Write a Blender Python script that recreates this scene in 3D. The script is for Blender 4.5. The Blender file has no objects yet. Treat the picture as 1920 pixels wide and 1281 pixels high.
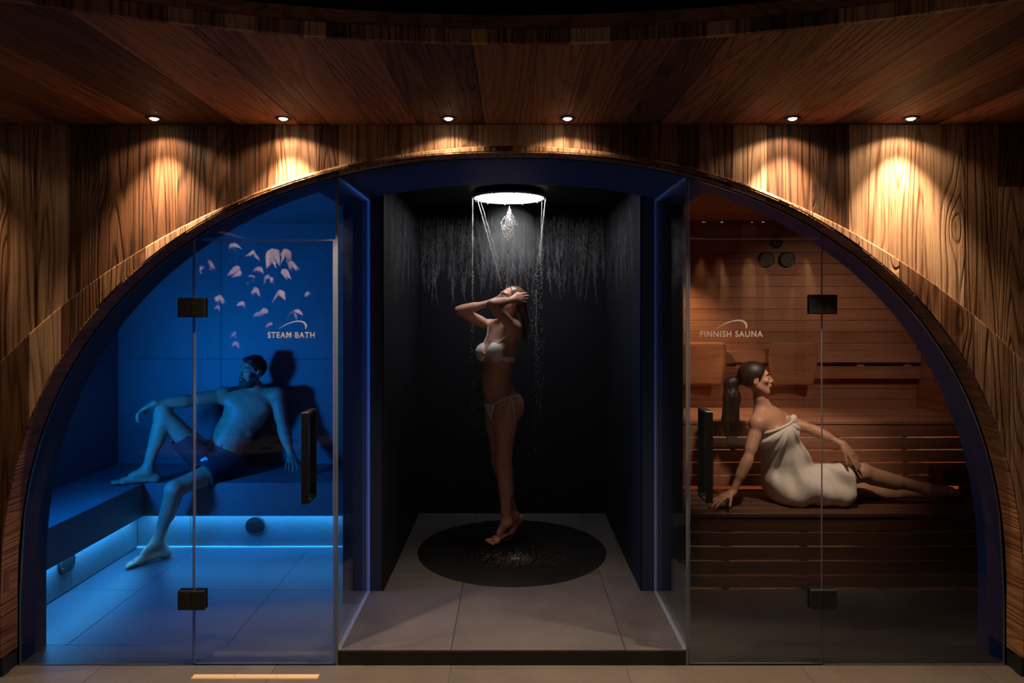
import bpy, bmesh, math, random
import numpy as np
from mathutils import Vector, Matrix

random.seed(11)
rng = np.random.default_rng(7)
SC = bpy.context.scene
COL = SC.collection
PI = math.pi

# ------------------------------------------------------------------ camera, world, exposure
FPX = 1280.0                 # focal length in pixels of a 1920 wide frame
CAM_Y, CAM_Z = -3.37, 1.76   # standing eye height in the lobby, facing the glass front (y = 0)
cam_d = bpy.data.cameras.new('camera')
cam = bpy.data.objects.new('camera', cam_d); COL.objects.link(cam)
cam.location = (0, CAM_Y, CAM_Z); cam.rotation_euler = (PI/2, 0, 0)
cam_d.sensor_fit = 'HORIZONTAL'; cam_d.sensor_width = 36.0
cam_d.lens = 36.0*FPX/1920.0
cam_d.shift_y = -(640.5-579.0)/1920.0
cam_d.clip_start = 0.02
SC.camera = cam

world = bpy.data.worlds.new('world'); SC.world = world; world.use_nodes = True
world.node_tree.nodes['Background'].inputs[0].default_value = (0.55, 0.6, 0.75, 1)
world.node_tree.nodes['Background'].inputs[1].default_value = 0.004

vs = SC.view_settings
vs.view_transform = 'Standard'; vs.look = 'None'; vs.exposure = 0.0; vs.gamma = 1.0
vs.use_curve_mapping = False
cy = SC.cycles
cy.use_denoising = True
cy.max_bounces = 8; cy.diffuse_bounces = 3; cy.glossy_bounces = 3;
cy.use_adaptive_sampling = True; cy.adaptive_threshold = 0.05; cy.transmission_bounces = 6
cy.transparent_max_bounces = 32; cy.volume_bounces = 0
cy.caustics_reflective = False; cy.caustics_refractive = False
cy.sample_clamp_indirect = 4.0

def P(px, py, y):
    """point seen at pixel (px, py) on the plane at depth y"""
    d = y - CAM_Y
    return np.array([(px-960.0)*d/FPX, y, CAM_Z - (py-579.0)*d/FPX])

# ------------------------------------------------------------------ lamps of the place, plus unseen lobby fills added
WARM = (1.0, 0.68, 0.41)
BLUE = (0.0, 0.17, 1.0)
def area(name, loc, rot, sx, sy, power, color, spread=180):
    d = bpy.data.lights.new(name, 'AREA'); d.shape = 'RECTANGLE'; d.size = sx; d.size_y = sy
    d.energy = power; d.color = color; d.spread = math.radians(spread)
    o = bpy.data.objects.new(name, d); COL.objects.link(o); o.location = loc; o.rotation_euler = rot
    return o
def spot(name, loc, target, power, color, size, blend, radius=0.02):
    d = bpy.data.lights.new(name, 'SPOT'); d.energy = power; d.color = color
    d.spot_size = math.radians(size); d.spot_blend = blend; d.shadow_soft_size = radius
    o = bpy.data.objects.new(name, d); COL.objects.link(o); o.location = loc
    v = Vector(target) - Vector(loc)
    o.rotation_euler = v.to_track_quat('-Z', 'Y').to_euler()
    return o
def point(name, loc, power, color, radius=0.03):
    d = bpy.data.lights.new(name, 'POINT'); d.energy = power; d.color = color; d.shadow_soft_size = radius
    o = bpy.data.objects.new(name, d); COL.objects.link(o); o.location = loc
    return o

# steam bath: blue wall lamp in the hidden front corner, blue ceiling wash, LED strips under the bench lip
spot('steam_corner_light', (-3.02, 0.29, 1.20), (-1.0, 1.65, 1.15), 175, (0.0, 0.21, 1.0), 155, 1.0, 0.13)
area('steam_ceiling_light', (-1.9, 0.9, 2.44), (0, 0, 0), 0.9, 0.5, 1.2, (0.0, 0.12, 1.0))
area('steam_led_back', (-1.86, 1.615, 0.255), (0, 0, 0), 1.6, 0.02, 6.6, (0.035, 0.38, 1.0))
area('steam_led_side', (-2.715, 0.95, 0.255), (0, 0, 0), 0.02, 1.25, 6.2, (0.035, 0.38, 1.0))
# sauna: two warm ceiling spots, LED strips inside the benches and behind the back rest
spot('sauna_spot_light', (1.75, 0.36, 2.42), (1.85, 1.28, 0.80), 74, (1.0, 0.71, 0.50), 52, 0.8, 0.04)
spot('sauna_spot_light', (2.5, 0.7, 2.42), (2.4, 2.15, 1.25), 28, (1.0, 0.66, 0.44), 76, 0.9, 0.04)
area('sauna_led_upper', (2.15, 1.75, 0.90), (0, 0, 0), 2.1, 0.02, 9, (1.0, 0.5, 0.22))
area('sauna_led_lower', (1.7, 1.25, 0.40), (0, 0, 0), 1.2, 0.02, 2.0, (1.0, 0.5, 0.22))
spot('sauna_corner_light', (1.12, 1.80, 2.30), (1.45, 2.12, 1.2), 46, (1.0, 0.58, 0.28), 70, 0.8, 0.03)
# lobby: added unseen spot to brighten the chandelier leaves, and an added soft fill
spot('leaf_fill_spot', (-2.3, -3.2, 2.95), (-2.85, -4.4, 2.15), 620, (1.0, 0.74, 0.56), 56, 0.3, 0.03)
point('lobby_fill', (-0.9, -4.1, 2.85), 5, (1.0, 0.78, 0.60), 0.10)

# ------------------------------------------------------------------ helpers: objects
def tag(o, label=None, cat=None, group=None, kind=None):
    if label: o['label'] = label
    if cat: o['category'] = cat
    if group: o['group'] = group
    if kind: o['kind'] = kind
    return o
def empty(name, loc=(0, 0, 0)):
    o = bpy.data.objects.new(name, None); COL.objects.link(o); o.location = loc
    o.empty_display_size = 0.1
    return o
def link_mesh(name, me, mat, parent=None, smooth=False):
    if mat is not None: me.materials.append(mat)
    o = bpy.data.objects.new(name, me); COL.objects.link(o)
    if parent is not None:
        o.parent = parent
        o.matrix_parent_inverse = Matrix.Translation(-Vector(parent.location))
    if smooth:
        me.polygons.foreach_set('use_smooth', [True]*len(me.polygons))
    return o
def mesh(name, V, F, mat, parent=None, smooth=False):
    me = bpy.data.meshes.new(name)
    me.from_pydata([tuple(map(float, v)) for v in V], [], F); me.validate(); me.update()
    return link_mesh(name, me, mat, parent, smooth)
def from_bm(name, bm, mat, parent=None, smooth=False):
    me = bpy.data.meshes.new(name); bm.normal_update(); bm.to_mesh(me); bm.free()
    return link_mesh(name, me, mat, parent, smooth)
def bm_box(bm, x0, x1, y0, y1, z0, z1):
    vs_ = [bm.verts.new(p) for p in ((x0,y0,z0),(x1,y0,z0),(x1,y1,z0),(x0,y1,z0),(x0,y0,z1),(x1,y0,z1),(x1,y1,z1),(x0,y1,z1))]
    fs = [(0,3,2,1),(4,5,6,7),(0,1,5,4),(1,2,6,5),(2,3,7,6),(3,0,4,7)]
    return [bm.faces.new([vs_[i] for i in f]) for f in fs]
def box(name, x0, x1, y0, y1, z0, z1, mat, parent=None, bevel=0.0, seg=1):
    bm = bmesh.new(); bm_box(bm, x0, x1, y0, y1, z0, z1)
    if bevel: bmesh.ops.bevel(bm, geom=bm.edges[:], offset=bevel, segments=seg, affect='EDGES', profile=0.6)
    return from_bm(name, bm, mat, parent)
def boxes(name, L, mat, parent=None):
    bm = bmesh.new()
    for b in L: bm_box(bm, *b)
    return from_bm(name, bm, mat, parent)
def disc_bm(bm, c, axis, r, h, n=32, r2=None):
    """cylinder from c along axis by h"""
    axis = Vector(axis).normalized(); c = Vector(c)
    u = axis.orthogonal().normalized(); w = axis.cross(u)
    r2 = r if r2 is None else r2
    a = [bm.verts.new(c + (u*math.cos(t)+w*math.sin(t))*r) for t in [2*PI*i/n for i in range(n)]]
    b = [bm.verts.new(c + axis*h + (u*math.cos(t)+w*math.sin(t))*r2) for t in [2*PI*i/n for i in range(n)]]
    bm.faces.new(a[::-1]); bm.faces.new(b)
    for i in range(n):
        bm.faces.new((a[i], a[(i+1) % n], b[(i+1) % n], b[i]))
def disc(name, c, axis, r, h, mat, parent=None, n=32, r2=None):
    bm = bmesh.new(); disc_bm(bm, c, axis, r, h, n, r2)
    return from_bm(name, bm, mat, parent)
def ring(name, c, axis, prof, mat, parent=None, n=48, smooth=True):
    """lathe of a closed (radius, height) profile around axis through c"""
    bm = bmesh.new(); axis = Vector(axis).normalized(); c = Vector(c)
    u = axis.orthogonal().normalized(); w = axis.cross(u); m = len(prof)
    V = [[bm.verts.new(c + (u*math.cos(t)+w*math.sin(t))*r + axis*h) for r, h in prof] for t in [2*PI*i/n for i in range(n)]]
    for i in range(n):
        for j in range(m):
            bm.faces.new((V[i][j], V[(i+1) % n][j], V[(i+1) % n][(j+1) % m], V[i][(j+1) % m]))
    return from_bm(name, bm, mat, parent, smooth)
def bm_tube(bm, pts, rad, n=8, cap=True):
    pts = [Vector(p) for p in pts]; m = len(pts)
    rad = [rad]*m if not hasattr(rad, '__len__') else rad
    rows = []; ref = None
    for i, p in enumerate(pts):
        t = (pts[min(i+1, m-1)] - pts[max(i-1, 0)]).normalized()
        if ref is None: ref = t.orthogonal().normalized()
        ref = (ref - t*ref.dot(t)).normalized(); w = t.cross(ref)
        rows.append([bm.verts.new(p + (ref*math.cos(a)+w*math.sin(a))*rad[i]) for a in [2*PI*k/n for k in range(n)]])
    for i in range(m-1):
        for k in range(n):
            bm.faces.new((rows[i][k], rows[i][(k+1) % n], rows[i+1][(k+1) % n], rows[i+1][k]))
    if cap:
        bm.faces.new(rows[0][::-1]); bm.faces.new(rows[-1])
def tube(name, pts, rad, mat, parent=None, n=8):
    bm = bmesh.new(); bm_tube(bm, pts, rad, n)
    return from_bm(name, bm, mat, parent, True)
def strip(name, ts, A, B, C, D, mat, parent=None):
    """closed slab swept along ts: A,B front pair, C,D back pair, each t -> point"""
    bm = bmesh.new(); rows = []
    for t in ts: rows.append([bm.verts.new(tuple(map(float, f(t)))) for f in (A, B, D, C)])
    for i in range(len(rows)-1):
        for k in range(4):
            bm.faces.new((rows[i][k], rows[i][(k+1) % 4], rows[i+1][(k+1) % 4], rows[i+1][k]))
    bm.faces.new(rows[0][::-1]); bm.faces.new(rows[-1])
    bmesh.ops.recalc_face_normals(bm, faces=bm.faces[:])
    return from_bm(name, bm, mat, parent)

def sweep(name, ts, fns, mat, parent=None):
    bm = bmesh.new(); m = len(fns); rows = [[bm.verts.new(tuple(map(float, f(t)))) for f in fns] for t in ts]
    for i in range(len(rows)-1):
        for k in range(m):
            bm.faces.new((rows[i][k], rows[i][(k+1) % m], rows[i+1][(k+1) % m], rows[i+1][k]))
    bm.faces.new(rows[0][::-1]); bm.faces.new(rows[-1])
    bmesh.ops.recalc_face_normals(bm, faces=bm.faces[:])
    return from_bm(name, bm, mat, parent)

# ------------------------------------------------------------------ materials (all procedural)
def newmat(name):
    m = bpy.data.materials.new(name); m.use_nodes = True
    nt = m.node_tree; b = nt.nodes['Principled BSDF']
    return m, nt, b
def N(nt, typ, **kw):
    n = nt.nodes.new(typ)
    for k, v in kw.items():
        if k in ('ins',):
            for kk, vv in v.items(): n.inputs[kk].default_value = vv
        else: setattr(n, k, v)
    return n
def math_n(nt, op, a, b=None, c=None):
    n = nt.nodes.new('ShaderNodeMath'); n.operation = op
    for i, v in enumerate((a, b, c)):
        if v is None: continue
        if isinstance(v, (int, float)): n.inputs[i].default_value = v
        else: nt.links.new(v, n.inputs[i])
    return n.outputs[0]
def ramp(nt, fac, stops):
    r = nt.nodes.new('ShaderNodeValToRGB'); e = r.color_ramp.elements
    while len(e) > 1: e.remove(e[-1])
    e[0].position = stops[0][0]; e[0].color = (*stops[0][1], 1)
    for p, c in stops[1:]:
        x = e.new(p); x.color = (*c, 1)
    nt.links.new(fac, r.inputs[0]); return r.outputs[0]
def mixc(nt, fac, a, b, typ='MIX'):
    m = nt.nodes.new('ShaderNodeMix'); m.data_type = 'RGBA'; m.blend_type = typ
    if isinstance(fac, (int, float)): m.inputs[0].default_value = fac
    else: nt.links.new(fac, m.inputs[0])
    for i, v in ((6, a), (7, b)):
        if isinstance(v, tuple): m.inputs[i].default_value = (*v[:3], 1)
        else: nt.links.new(v, m.inputs[i])
    return m.outputs[2]

def plain(name, col, rough=0.5, metal=0.0, noise=0.0, nscale=20.0, bump=0.0, spec=0.5, emit=None, estr=0.0, coat=0.0):
    m, nt, b = newmat(name)
    b.inputs['Base Color'].default_value = (*col, 1); b.inputs['Roughness'].default_value = rough
    b.inputs['Metallic'].default_value = metal; b.inputs['Specular IOR Level'].default_value = spec
    b.inputs['Coat Weight'].default_value = coat
    tc = N(nt, 'ShaderNodeTexCoord')
    nz = N(nt, 'ShaderNodeTexNoise', ins={'Scale': nscale, 'Detail': 4.0, 'Roughness': 0.6})
    nt.links.new(tc.outputs['Object'], nz.inputs['Vector'])
    if noise:
        lo = tuple(max(0, c*(1-noise)) for c in col); hi = tuple(min(1, c*(1+noise)) for c in col)
        c = ramp(nt, nz.outputs[0], [(0.3, lo), (0.7, hi)])
        nt.links.new(c, b.inputs['Base Color'])
    if bump:
        bp = N(nt, 'ShaderNodeBump', ins={'Strength': bump, 'Distance': 0.004})
        nt.links.new(nz.outputs[0], bp.inputs['Height']); nt.links.new(bp.outputs[0], b.inputs['Normal'])
    if emit:
        b.inputs['Emission Color'].default_value = (*emit, 1); b.inputs['Emission Strength'].default_value = estr
    return m

def wood(name, axis, dark, mid, light, grain=1.0, bump=0.5, rough=0.62, vary=0.55, knots=True, fine=1.0, ring=30.0):
    """boards: axis = index of the grain direction; each object gets its own tone and offset"""
    m, nt, b = newmat(name); L = nt.links
    tc = N(nt, 'ShaderNodeTexCoord'); oi = N(nt, 'ShaderNodeObjectInfo')
    r = oi.outputs['Random']
    off = N(nt, 'ShaderNodeCombineXYZ')
    L.new(math_n(nt, 'MULTIPLY', r, 37.0), off.inputs[0]); L.new(math_n(nt, 'MULTIPLY', r, 91.0), off.inputs[1]); L.new(math_n(nt, 'MULTIPLY', r, 53.0), off.inputs[2])
    add = N(nt, 'ShaderNodeVectorMath', operation='ADD'); L.new(tc.outputs['Object'], add.inputs[0]); L.new(off.outputs[0], add.inputs[1])
    # knots warp the grain
    sk = [3.2, 3.2, 3.2]; sk[axis] = 0.95
    mk = N(nt, 'ShaderNodeVectorMath', operation='MULTIPLY'); L.new(add.outputs[0], mk.inputs[0]); mk.inputs[1].default_value = sk
    vo = N(nt, 'ShaderNodeTexVoronoi', feature='F1', ins={'Scale': 1.35, 'Randomness': 1.0}); L.new(mk.outputs[0], vo.inputs['Vector'])
    d = vo.outputs['Distance']
    kn = math_n(nt, 'DIVIDE', 1.0, math_n(nt, 'ADD', 1.0, math_n(nt, 'POWER', math_n(nt, 'MULTIPLY', d, 7.0), 2.0)))
    s1 = [1.0, 1.0, 1.0]; s1[axis] = 0.055
    mg = N(nt, 'ShaderNodeVectorMath', operation='MULTIPLY'); L.new(add.outputs[0], mg.inputs[0]); mg.inputs[1].default_value = s1
    n0 = N(nt, 'ShaderNodeTexNoise', ins={'Scale': 3.4, 'Detail': 2.0, 'Roughness': 0.5}); L.new(mg.outputs[0], n0.inputs['Vector'])
    # ring phase: broad noise + knots, cut into growth rings
    ph = math_n(nt, 'MULTIPLY', n0.outputs[0], ring)
    if knots: ph = math_n(nt, 'ADD', ph, math_n(nt, 'MULTIPLY', kn, 3.6))
    rings = math_n(nt, 'ADD', 0.5, math_n(nt, 'MULTIPLY', math_n(nt, 'SINE', math_n(nt, 'MULTIPLY', ph, 6.2832)), 0.5))
    saw = math_n(nt, 'POWER', rings, 4.5)
    s2 = [1.0, 1.0, 1.0]; s2[axis] = 0.02
    mf = N(nt, 'ShaderNodeVectorMath', operation='MULTIPLY'); L.new(add.outputs[0], mf.inputs[0]); mf.inputs[1].default_value = s2
    n1 = N(nt, 'ShaderNodeTexNoise', ins={'Scale': 105.0*fine, 'Detail': 4.0, 'Roughness': 0.7}); L.new(mf.outputs[0], n1.inputs['Vector'])
    n3 = N(nt, 'ShaderNodeTexNoise', ins={'Scale': 26.0*fine, 'Detail': 3.0, 'Roughness': 0.6}); L.new(mf.outputs[0], n3.inputs['Vector'])
    s4 = [1.0, 1.0, 1.0]; s4[axis] = 0.35
    ml = N(nt, 'ShaderNodeVectorMath', operation='MULTIPLY'); L.new(add.outputs[0], ml.inputs[0]); ml.inputs[1].default_value = s4
    n2 = N(nt, 'ShaderNodeTexNoise', ins={'Scale': 5.0, 'Detail': 4.0, 'Roughness': 0.65}); L.new(ml.outputs[0], n2.inputs['Vector'])
    g = math_n(nt, 'ADD', math_n(nt, 'MULTIPLY', saw, 0.34*grain), math_n(nt, 'MULTIPLY', n1.outputs[0], 0.62*grain))
    ln = N(nt, 'ShaderNodeMapRange', interpolation_type='SMOOTHSTEP', ins={1: 0.50, 2: 0.66, 3: 0.0, 4: 1.0}); L.new(n1.outputs[0], ln.inputs[0])
    g = math_n(nt, 'ADD', g, math_n(nt, 'MULTIPLY', ln.outputs[0], 0.24*grain))
    g = math_n(nt, 'ADD', g, math_n(nt, 'SUBTRACT', math_n(nt, 'MULTIPLY', n3.outputs[0], 0.42*grain), 0.06))
    g = math_n(nt, 'ADD', g, math_n(nt, 'MULTIPLY', math_n(nt, 'SUBTRACT', n2.outputs[0], 0.5), 0.75))
    tone = math_n(nt, 'MULTIPLY', math_n(nt, 'SUBTRACT', r, 0.5), vary)
    g = math_n(nt, 'ADD', math_n(nt, 'SUBTRACT', 1.02, math_n(nt, 'MULTIPLY', g, 0.72)), tone)
    if knots: g = math_n(nt, 'SUBTRACT', g, math_n(nt, 'MULTIPLY', math_n(nt, 'POWER', kn, 6.0), 0.55))
    c = ramp(nt, g, [(0.05, dark), (0.48, mid), (0.95, light)])
    L.new(c, b.inputs['Base Color']); b.inputs['Roughness'].default_value = rough
    b.inputs['Specular IOR Level'].default_value = 0.35
    if bump:
        hgt = math_n(nt, 'ADD', math_n(nt, 'MULTIPLY', n1.outputs[0], 0.7), math_n(nt, 'MULTIPLY', saw, -0.5))
        bp = N(nt, 'ShaderNodeBump', ins={'Strength': bump, 'Distance': 0.004}); L.new(hgt, bp.inputs['Height'])
        L.new(bp.outputs[0], b.inputs['Normal'])
    return m

def stone(name, col, rough=0.45, vary=0.35, bump=0.12, spec=0.5, cloud=1.6):
    m, nt, b = newmat(name); L = nt.links
    tc = N(nt, 'ShaderNodeTexCoord'); oi = N(nt, 'ShaderNodeObjectInfo')
    add = N(nt, 'ShaderNodeVectorMath', operation='ADD'); L.new(tc.outputs['Object'], add.inputs[0])
    cb = N(nt, 'ShaderNodeCombineXYZ'); L.new(math_n(nt, 'MULTIPLY', oi.outputs['Random'], 40), cb.inputs[0]); L.new(cb.outputs[0], add.inputs[1])
    a = N(nt, 'ShaderNodeTexNoise', ins={'Scale': cloud, 'Detail': 6.0, 'Roughness': 0.62, 'Distortion': 0.5}); L.new(add.outputs[0], a.inputs['Vector'])
    f = N(nt, 'ShaderNodeTexNoise', ins={'Scale': 60.0, 'Detail': 4.0, 'Roughness': 0.7}); L.new(add.outputs[0], f.inputs['Vector'])
    g = math_n(nt, 'ADD', math_n(nt, 'MULTIPLY', a.outputs[0], 0.75), math_n(nt, 'MULTIPLY', f.outputs[0], 0.25))
    lo = tuple(c*(1-vary) for c in col); hi = tuple(c*(1+vary) for c in col)
    L.new(ramp(nt, g, [(0.3, lo), (0.7, hi)]), b.inputs['Base Color'])
    rr = math_n(nt, 'ADD', rough-0.08, math_n(nt, 'MULTIPLY', a.outputs[0], 0.16)); L.new(rr, b.inputs['Roughness'])
    b.inputs['Specular IOR Level'].default_value = spec
    bp = N(nt, 'ShaderNodeBump', ins={'Strength': bump, 'Distance': 0.003}); L.new(f.outputs[0], bp.inputs['Height']); L.new(bp.outputs[0], b.inputs['Normal'])
    return m

def glass(name, tint=(0.96, 0.98, 0.98), ior=1.5):
    m = bpy.data.materials.new(name); m.use_nodes = True; nt = m.node_tree; nt.nodes.clear()
    out = N(nt, 'ShaderNodeOutputMaterial'); mx = N(nt, 'ShaderNodeMixShader')
    tr = N(nt, 'ShaderNodeBsdfTransparent', ins={'Color': (*tint, 1)})
    gl = N(nt, 'ShaderNodeBsdfGlossy', ins={'Color': (1, 1, 1, 1), 'Roughness': 0.0})
    # thin sheet: the rear face must not act as the inside of a solid block, so its index is inverted
    fr = N(nt, 'ShaderNodeFresnel'); geo = N(nt, 'ShaderNodeNewGeometry')
    nt.links.new(math_n(nt, 'ADD', ior, math_n(nt, 'MULTIPLY', geo.outputs['Backfacing'], 1/ior-ior)), fr.inputs['IOR'])
    nt.links.new(fr.outputs[0], mx.inputs[0]); nt.links.new(tr.outputs[0], mx.inputs[1]); nt.links.new(gl.outputs[0], mx.inputs[2])
    nt.links.new(mx.outputs[0], out.inputs[0])
    return m

def film(name, col, back=0.5, clear=0.2):
    """etched film: scatters light from both sides"""
    m = bpy.data.materials.new(name); m.use_nodes = True; nt = m.node_tree; nt.nodes.clear()
    out = N(nt, 'ShaderNodeOutputMaterial'); mx = N(nt, 'ShaderNodeMixShader', ins={0: back}); m2 = N(nt, 'ShaderNodeMixShader', ins={0: clear})
    d = N(nt, 'ShaderNodeBsdfDiffuse', ins={'Color': (*col, 1)}); t = N(nt, 'ShaderNodeBsdfTranslucent', ins={'Color': (*col, 1)})
    tr = N(nt, 'ShaderNodeBsdfTransparent')
    nt.links.new(d.outputs[0], mx.inputs[1]); nt.links.new(t.outputs[0], mx.inputs[2])
    nt.links.new(mx.outputs[0], m2.inputs[1]); nt.links.new(tr.outputs[0], m2.inputs[2]); nt.links.new(m2.outputs[0], out.inputs[0])
    return m
M = {}
M['wall_wood']  = wood('reclaimed_wood_vertical', 2, (0.022, 0.008, 0.0035), (0.185, 0.080, 0.036), (0.60, 0.385, 0.235), bump=1.0, vary=0.80, grain=1.0)
M['ceil_wood']  = wood('reclaimed_wood_ceiling', 1, (0.016, 0.005, 0.003), (0.138, 0.052, 0.025), (0.42, 0.19, 0.094), bump=0.8, vary=0.78, grain=1.0)
M['reveal_wood'] = wood('reclaimed_wood_reveal', 1, (0.02, 0.008, 0.004), (0.16, 0.07, 0.032), (0.32, 0.16, 0.075), bump=0.8, vary=0.4, knots=False)
M['rim_wood']   = wood('reclaimed_wood_rim', 0, (0.018, 0.007, 0.003), (0.19, 0.085, 0.035), (0.40, 0.2, 0.09), bump=0.5, vary=0.5)
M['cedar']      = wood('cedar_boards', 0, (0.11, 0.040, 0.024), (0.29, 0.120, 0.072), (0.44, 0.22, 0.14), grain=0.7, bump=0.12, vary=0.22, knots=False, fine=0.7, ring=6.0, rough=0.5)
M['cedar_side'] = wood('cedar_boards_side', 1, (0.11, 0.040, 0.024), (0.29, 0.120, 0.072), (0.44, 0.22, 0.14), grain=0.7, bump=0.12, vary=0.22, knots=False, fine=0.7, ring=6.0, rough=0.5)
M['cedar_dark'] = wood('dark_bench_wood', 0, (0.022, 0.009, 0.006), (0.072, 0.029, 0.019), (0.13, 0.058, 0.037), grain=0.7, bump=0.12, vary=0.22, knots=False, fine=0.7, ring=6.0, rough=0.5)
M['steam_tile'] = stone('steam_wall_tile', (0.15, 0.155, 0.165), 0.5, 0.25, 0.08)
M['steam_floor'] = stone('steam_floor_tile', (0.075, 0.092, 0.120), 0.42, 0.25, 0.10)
M['shower_tile'] = stone('shower_floor_tile', (0.082, 0.077, 0.084), 0.42, 0.35, 0.12)
M['shower_wall'] = stone('shower_wall_panel', (0.012, 0.0135, 0.019), 0.6, 0.25, 0.06, spec=0.12)
M['lobby_tile'] = stone('lobby_floor_tile', (0.095, 0.084, 0.076), 0.5, 0.35, 0.15)
M['sauna_tile'] = stone('sauna_floor_tile', (0.034, 0.036, 0.042), 0.45, 0.3, 0.12)
M['liner']      = plain('dark_liner_paint', (0.013, 0.028, 0.062), 0.6, noise=0.1, nscale=6)
M['black']      = plain('black_paint', (0.008, 0.008, 0.009), 0.6)
M['black_metal'] = plain('black_powder_coat', (0.012, 0.012, 0.013), 0.35, noise=0.1, nscale=90)
M['grout']      = plain('grout', (0.05, 0.05, 0.055), 0.8, noise=0.2, nscale=60)
M['chrome']     = plain('brushed_steel', (0.62, 0.60, 0.58), 0.25, 1.0, noise=0.05, nscale=200)
M['dark_disc']  = stone('dark_mosaic', (0.008, 0.008, 0.010), 0.5, 0.5, 0.6, spec=0.25)
M['glow_strip']       = film('edge_glow_film', (0.78, 0.85, 0.92), 0.88, 0.08)  # pale film standing in for light glowing at the partition glass edges
M['glass']      = glass('clear_glass', (0.97, 0.985, 0.985))
M['glass_edge'] = plain('polished_glass_edge', (0.16, 0.20, 0.23), 0.15, noise=0.05, nscale=40)
M['edge']       = film('door_glow_film', (0.58, 0.62, 0.78), 0.72, 0.35)  # pale lilac film for the lit look of the door glass edges
M['letter']     = film('frosted_film', (0.72, 0.70, 0.72), 0.40, 0.15)
M['lamp']       = plain('lamp_lens', (0.9, 0.9, 0.9), 0.3, emit=(1.0, 0.86, 0.66), estr=14.0)
M['disc_lamp']  = plain('shower_lamp_disc', (0.9, 0.9, 0.9), 0.3, emit=(1.0, 0.94, 0.90), estr=16.0)
M['led']        = plain('led_profile', (0.75, 0.78, 0.82), 0.3, noise=0.03, nscale=80)

# ================================================================== THE SETTING
CEIL = 2.641
WALL_Y = -0.12               # front face of the wood trim
A_, ZC, AP, EXP = 2.435, 0.35, 2.1535, 2.27     # arch: half width, spring height, rise, super-ellipse power
def arch_z(x, off=0.0):
    """height of the arch over x (off grows it outwards)"""
    a = A_ + off; h = AP + off; t = min(abs(x)/a, 1.0)
    return ZC + h*(1 - t**EXP)**(1/EXP)
def arch_pts(off=0.0, n=200, bottom=0.0):
    """polyline left foot -> apex -> right foot"""
    a = A_+off; h = AP+off; out = [(-a, bottom)]
    for i in range(n+1):
        th = PI - PI*i/n; c, s = math.cos(th), math.sin(th)
        e = 2/EXP
        out.append((a*math.copysign(abs(c)**e, c), ZC + h*abs(s)**e))
    out.append((a, bottom)); return out
R_OUT, Z_OUT = 3.4, -0.863
def outer_z(x): return Z_OUT + math.sqrt(max(0, R_OUT**2 - x*x))

PLINTH = 0.095

# ---- lobby floor (tiles are parts) -------------------------------------------------
GX = [-0.30 + 0.86*k for k in range(-5, 7)]
def tile_floor(name, label, xs, ys, z, mat, gap=0.003, th=0.012, base_z=None):
    base = box(name, xs[0], xs[-1], ys[0], ys[-1], z-th-0.05, z-0.0025, M['grout'])
    tag(base, label, 'floor', kind='structure')
    for i in range(len(xs)-1):
        for j in range(len(ys)-1):
            box('tile', xs[i]+gap/2, xs[i+1]-gap/2, ys[j]+gap/2, ys[j+1]-gap/2, z-th, z, mat, base, bevel=0.001)
    return base
floor = tile_floor('floor', 'warm grey stone tile floor of the lobby in front of the glass', GX, [-6.07, -5.21, -4.35, -3.49, -2.63, -1.77, -0.91, 0.0], 0.0, M['lobby_tile'])

# ---- timber front wall with the arched opening ------------------------------------
W = 3.5
bk = bmesh.new()
def slab_arch(bm, y0, y1, xlim, top, off=0.0, bottom=0.0, n=200):
    """solid slab |x|<=xlim, z<=top with the arch cut out"""
    A = arch_pts(off, n, bottom)
    O = []
    for x, z in A:
        if abs(x) >= A_+off-1e-6 and z <= ZC+1e-6: O.append((math.copysign(xlim, x), z))
        else:
            # radial projection onto the outer rectangle
            k = min(xlim/max(abs(x), 1e-6), (top-ZC)/max(z-ZC, 1e-6))
            O.append((x*k, ZC+(z-ZC)*k))
    rows = []
    # make sure the rectangle's corners are hit
    for (x, z), (ox, oz) in zip(A, O):
        rows.append([bm.verts.new((x, y0, z)), bm.verts.new((ox, y0, oz)), bm.verts.new((ox, y1, oz)), bm.verts.new((x, y1, z))])
    for i in range(len(rows)-1):
        for k in range(4):
            bm.faces.new((rows[i][k], rows[i][(k+1) % 4], rows[i+1][(k+1) % 4], rows[i+1][k]))
    bm.faces.new(rows[0][::-1]); bm.faces.new(rows[-1])
    bmesh.ops.recalc_face_normals(bm, faces=bm.faces[:])
slab_arch(bk, -0.062, 0.0, W, CEIL, off=0.0085)
wall_front = from_bm('wall_front', bk, M['black'])
tag(wall_front, 'reclaimed timber front wall with the wide arched opening', 'wall', kind='structure')

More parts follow.
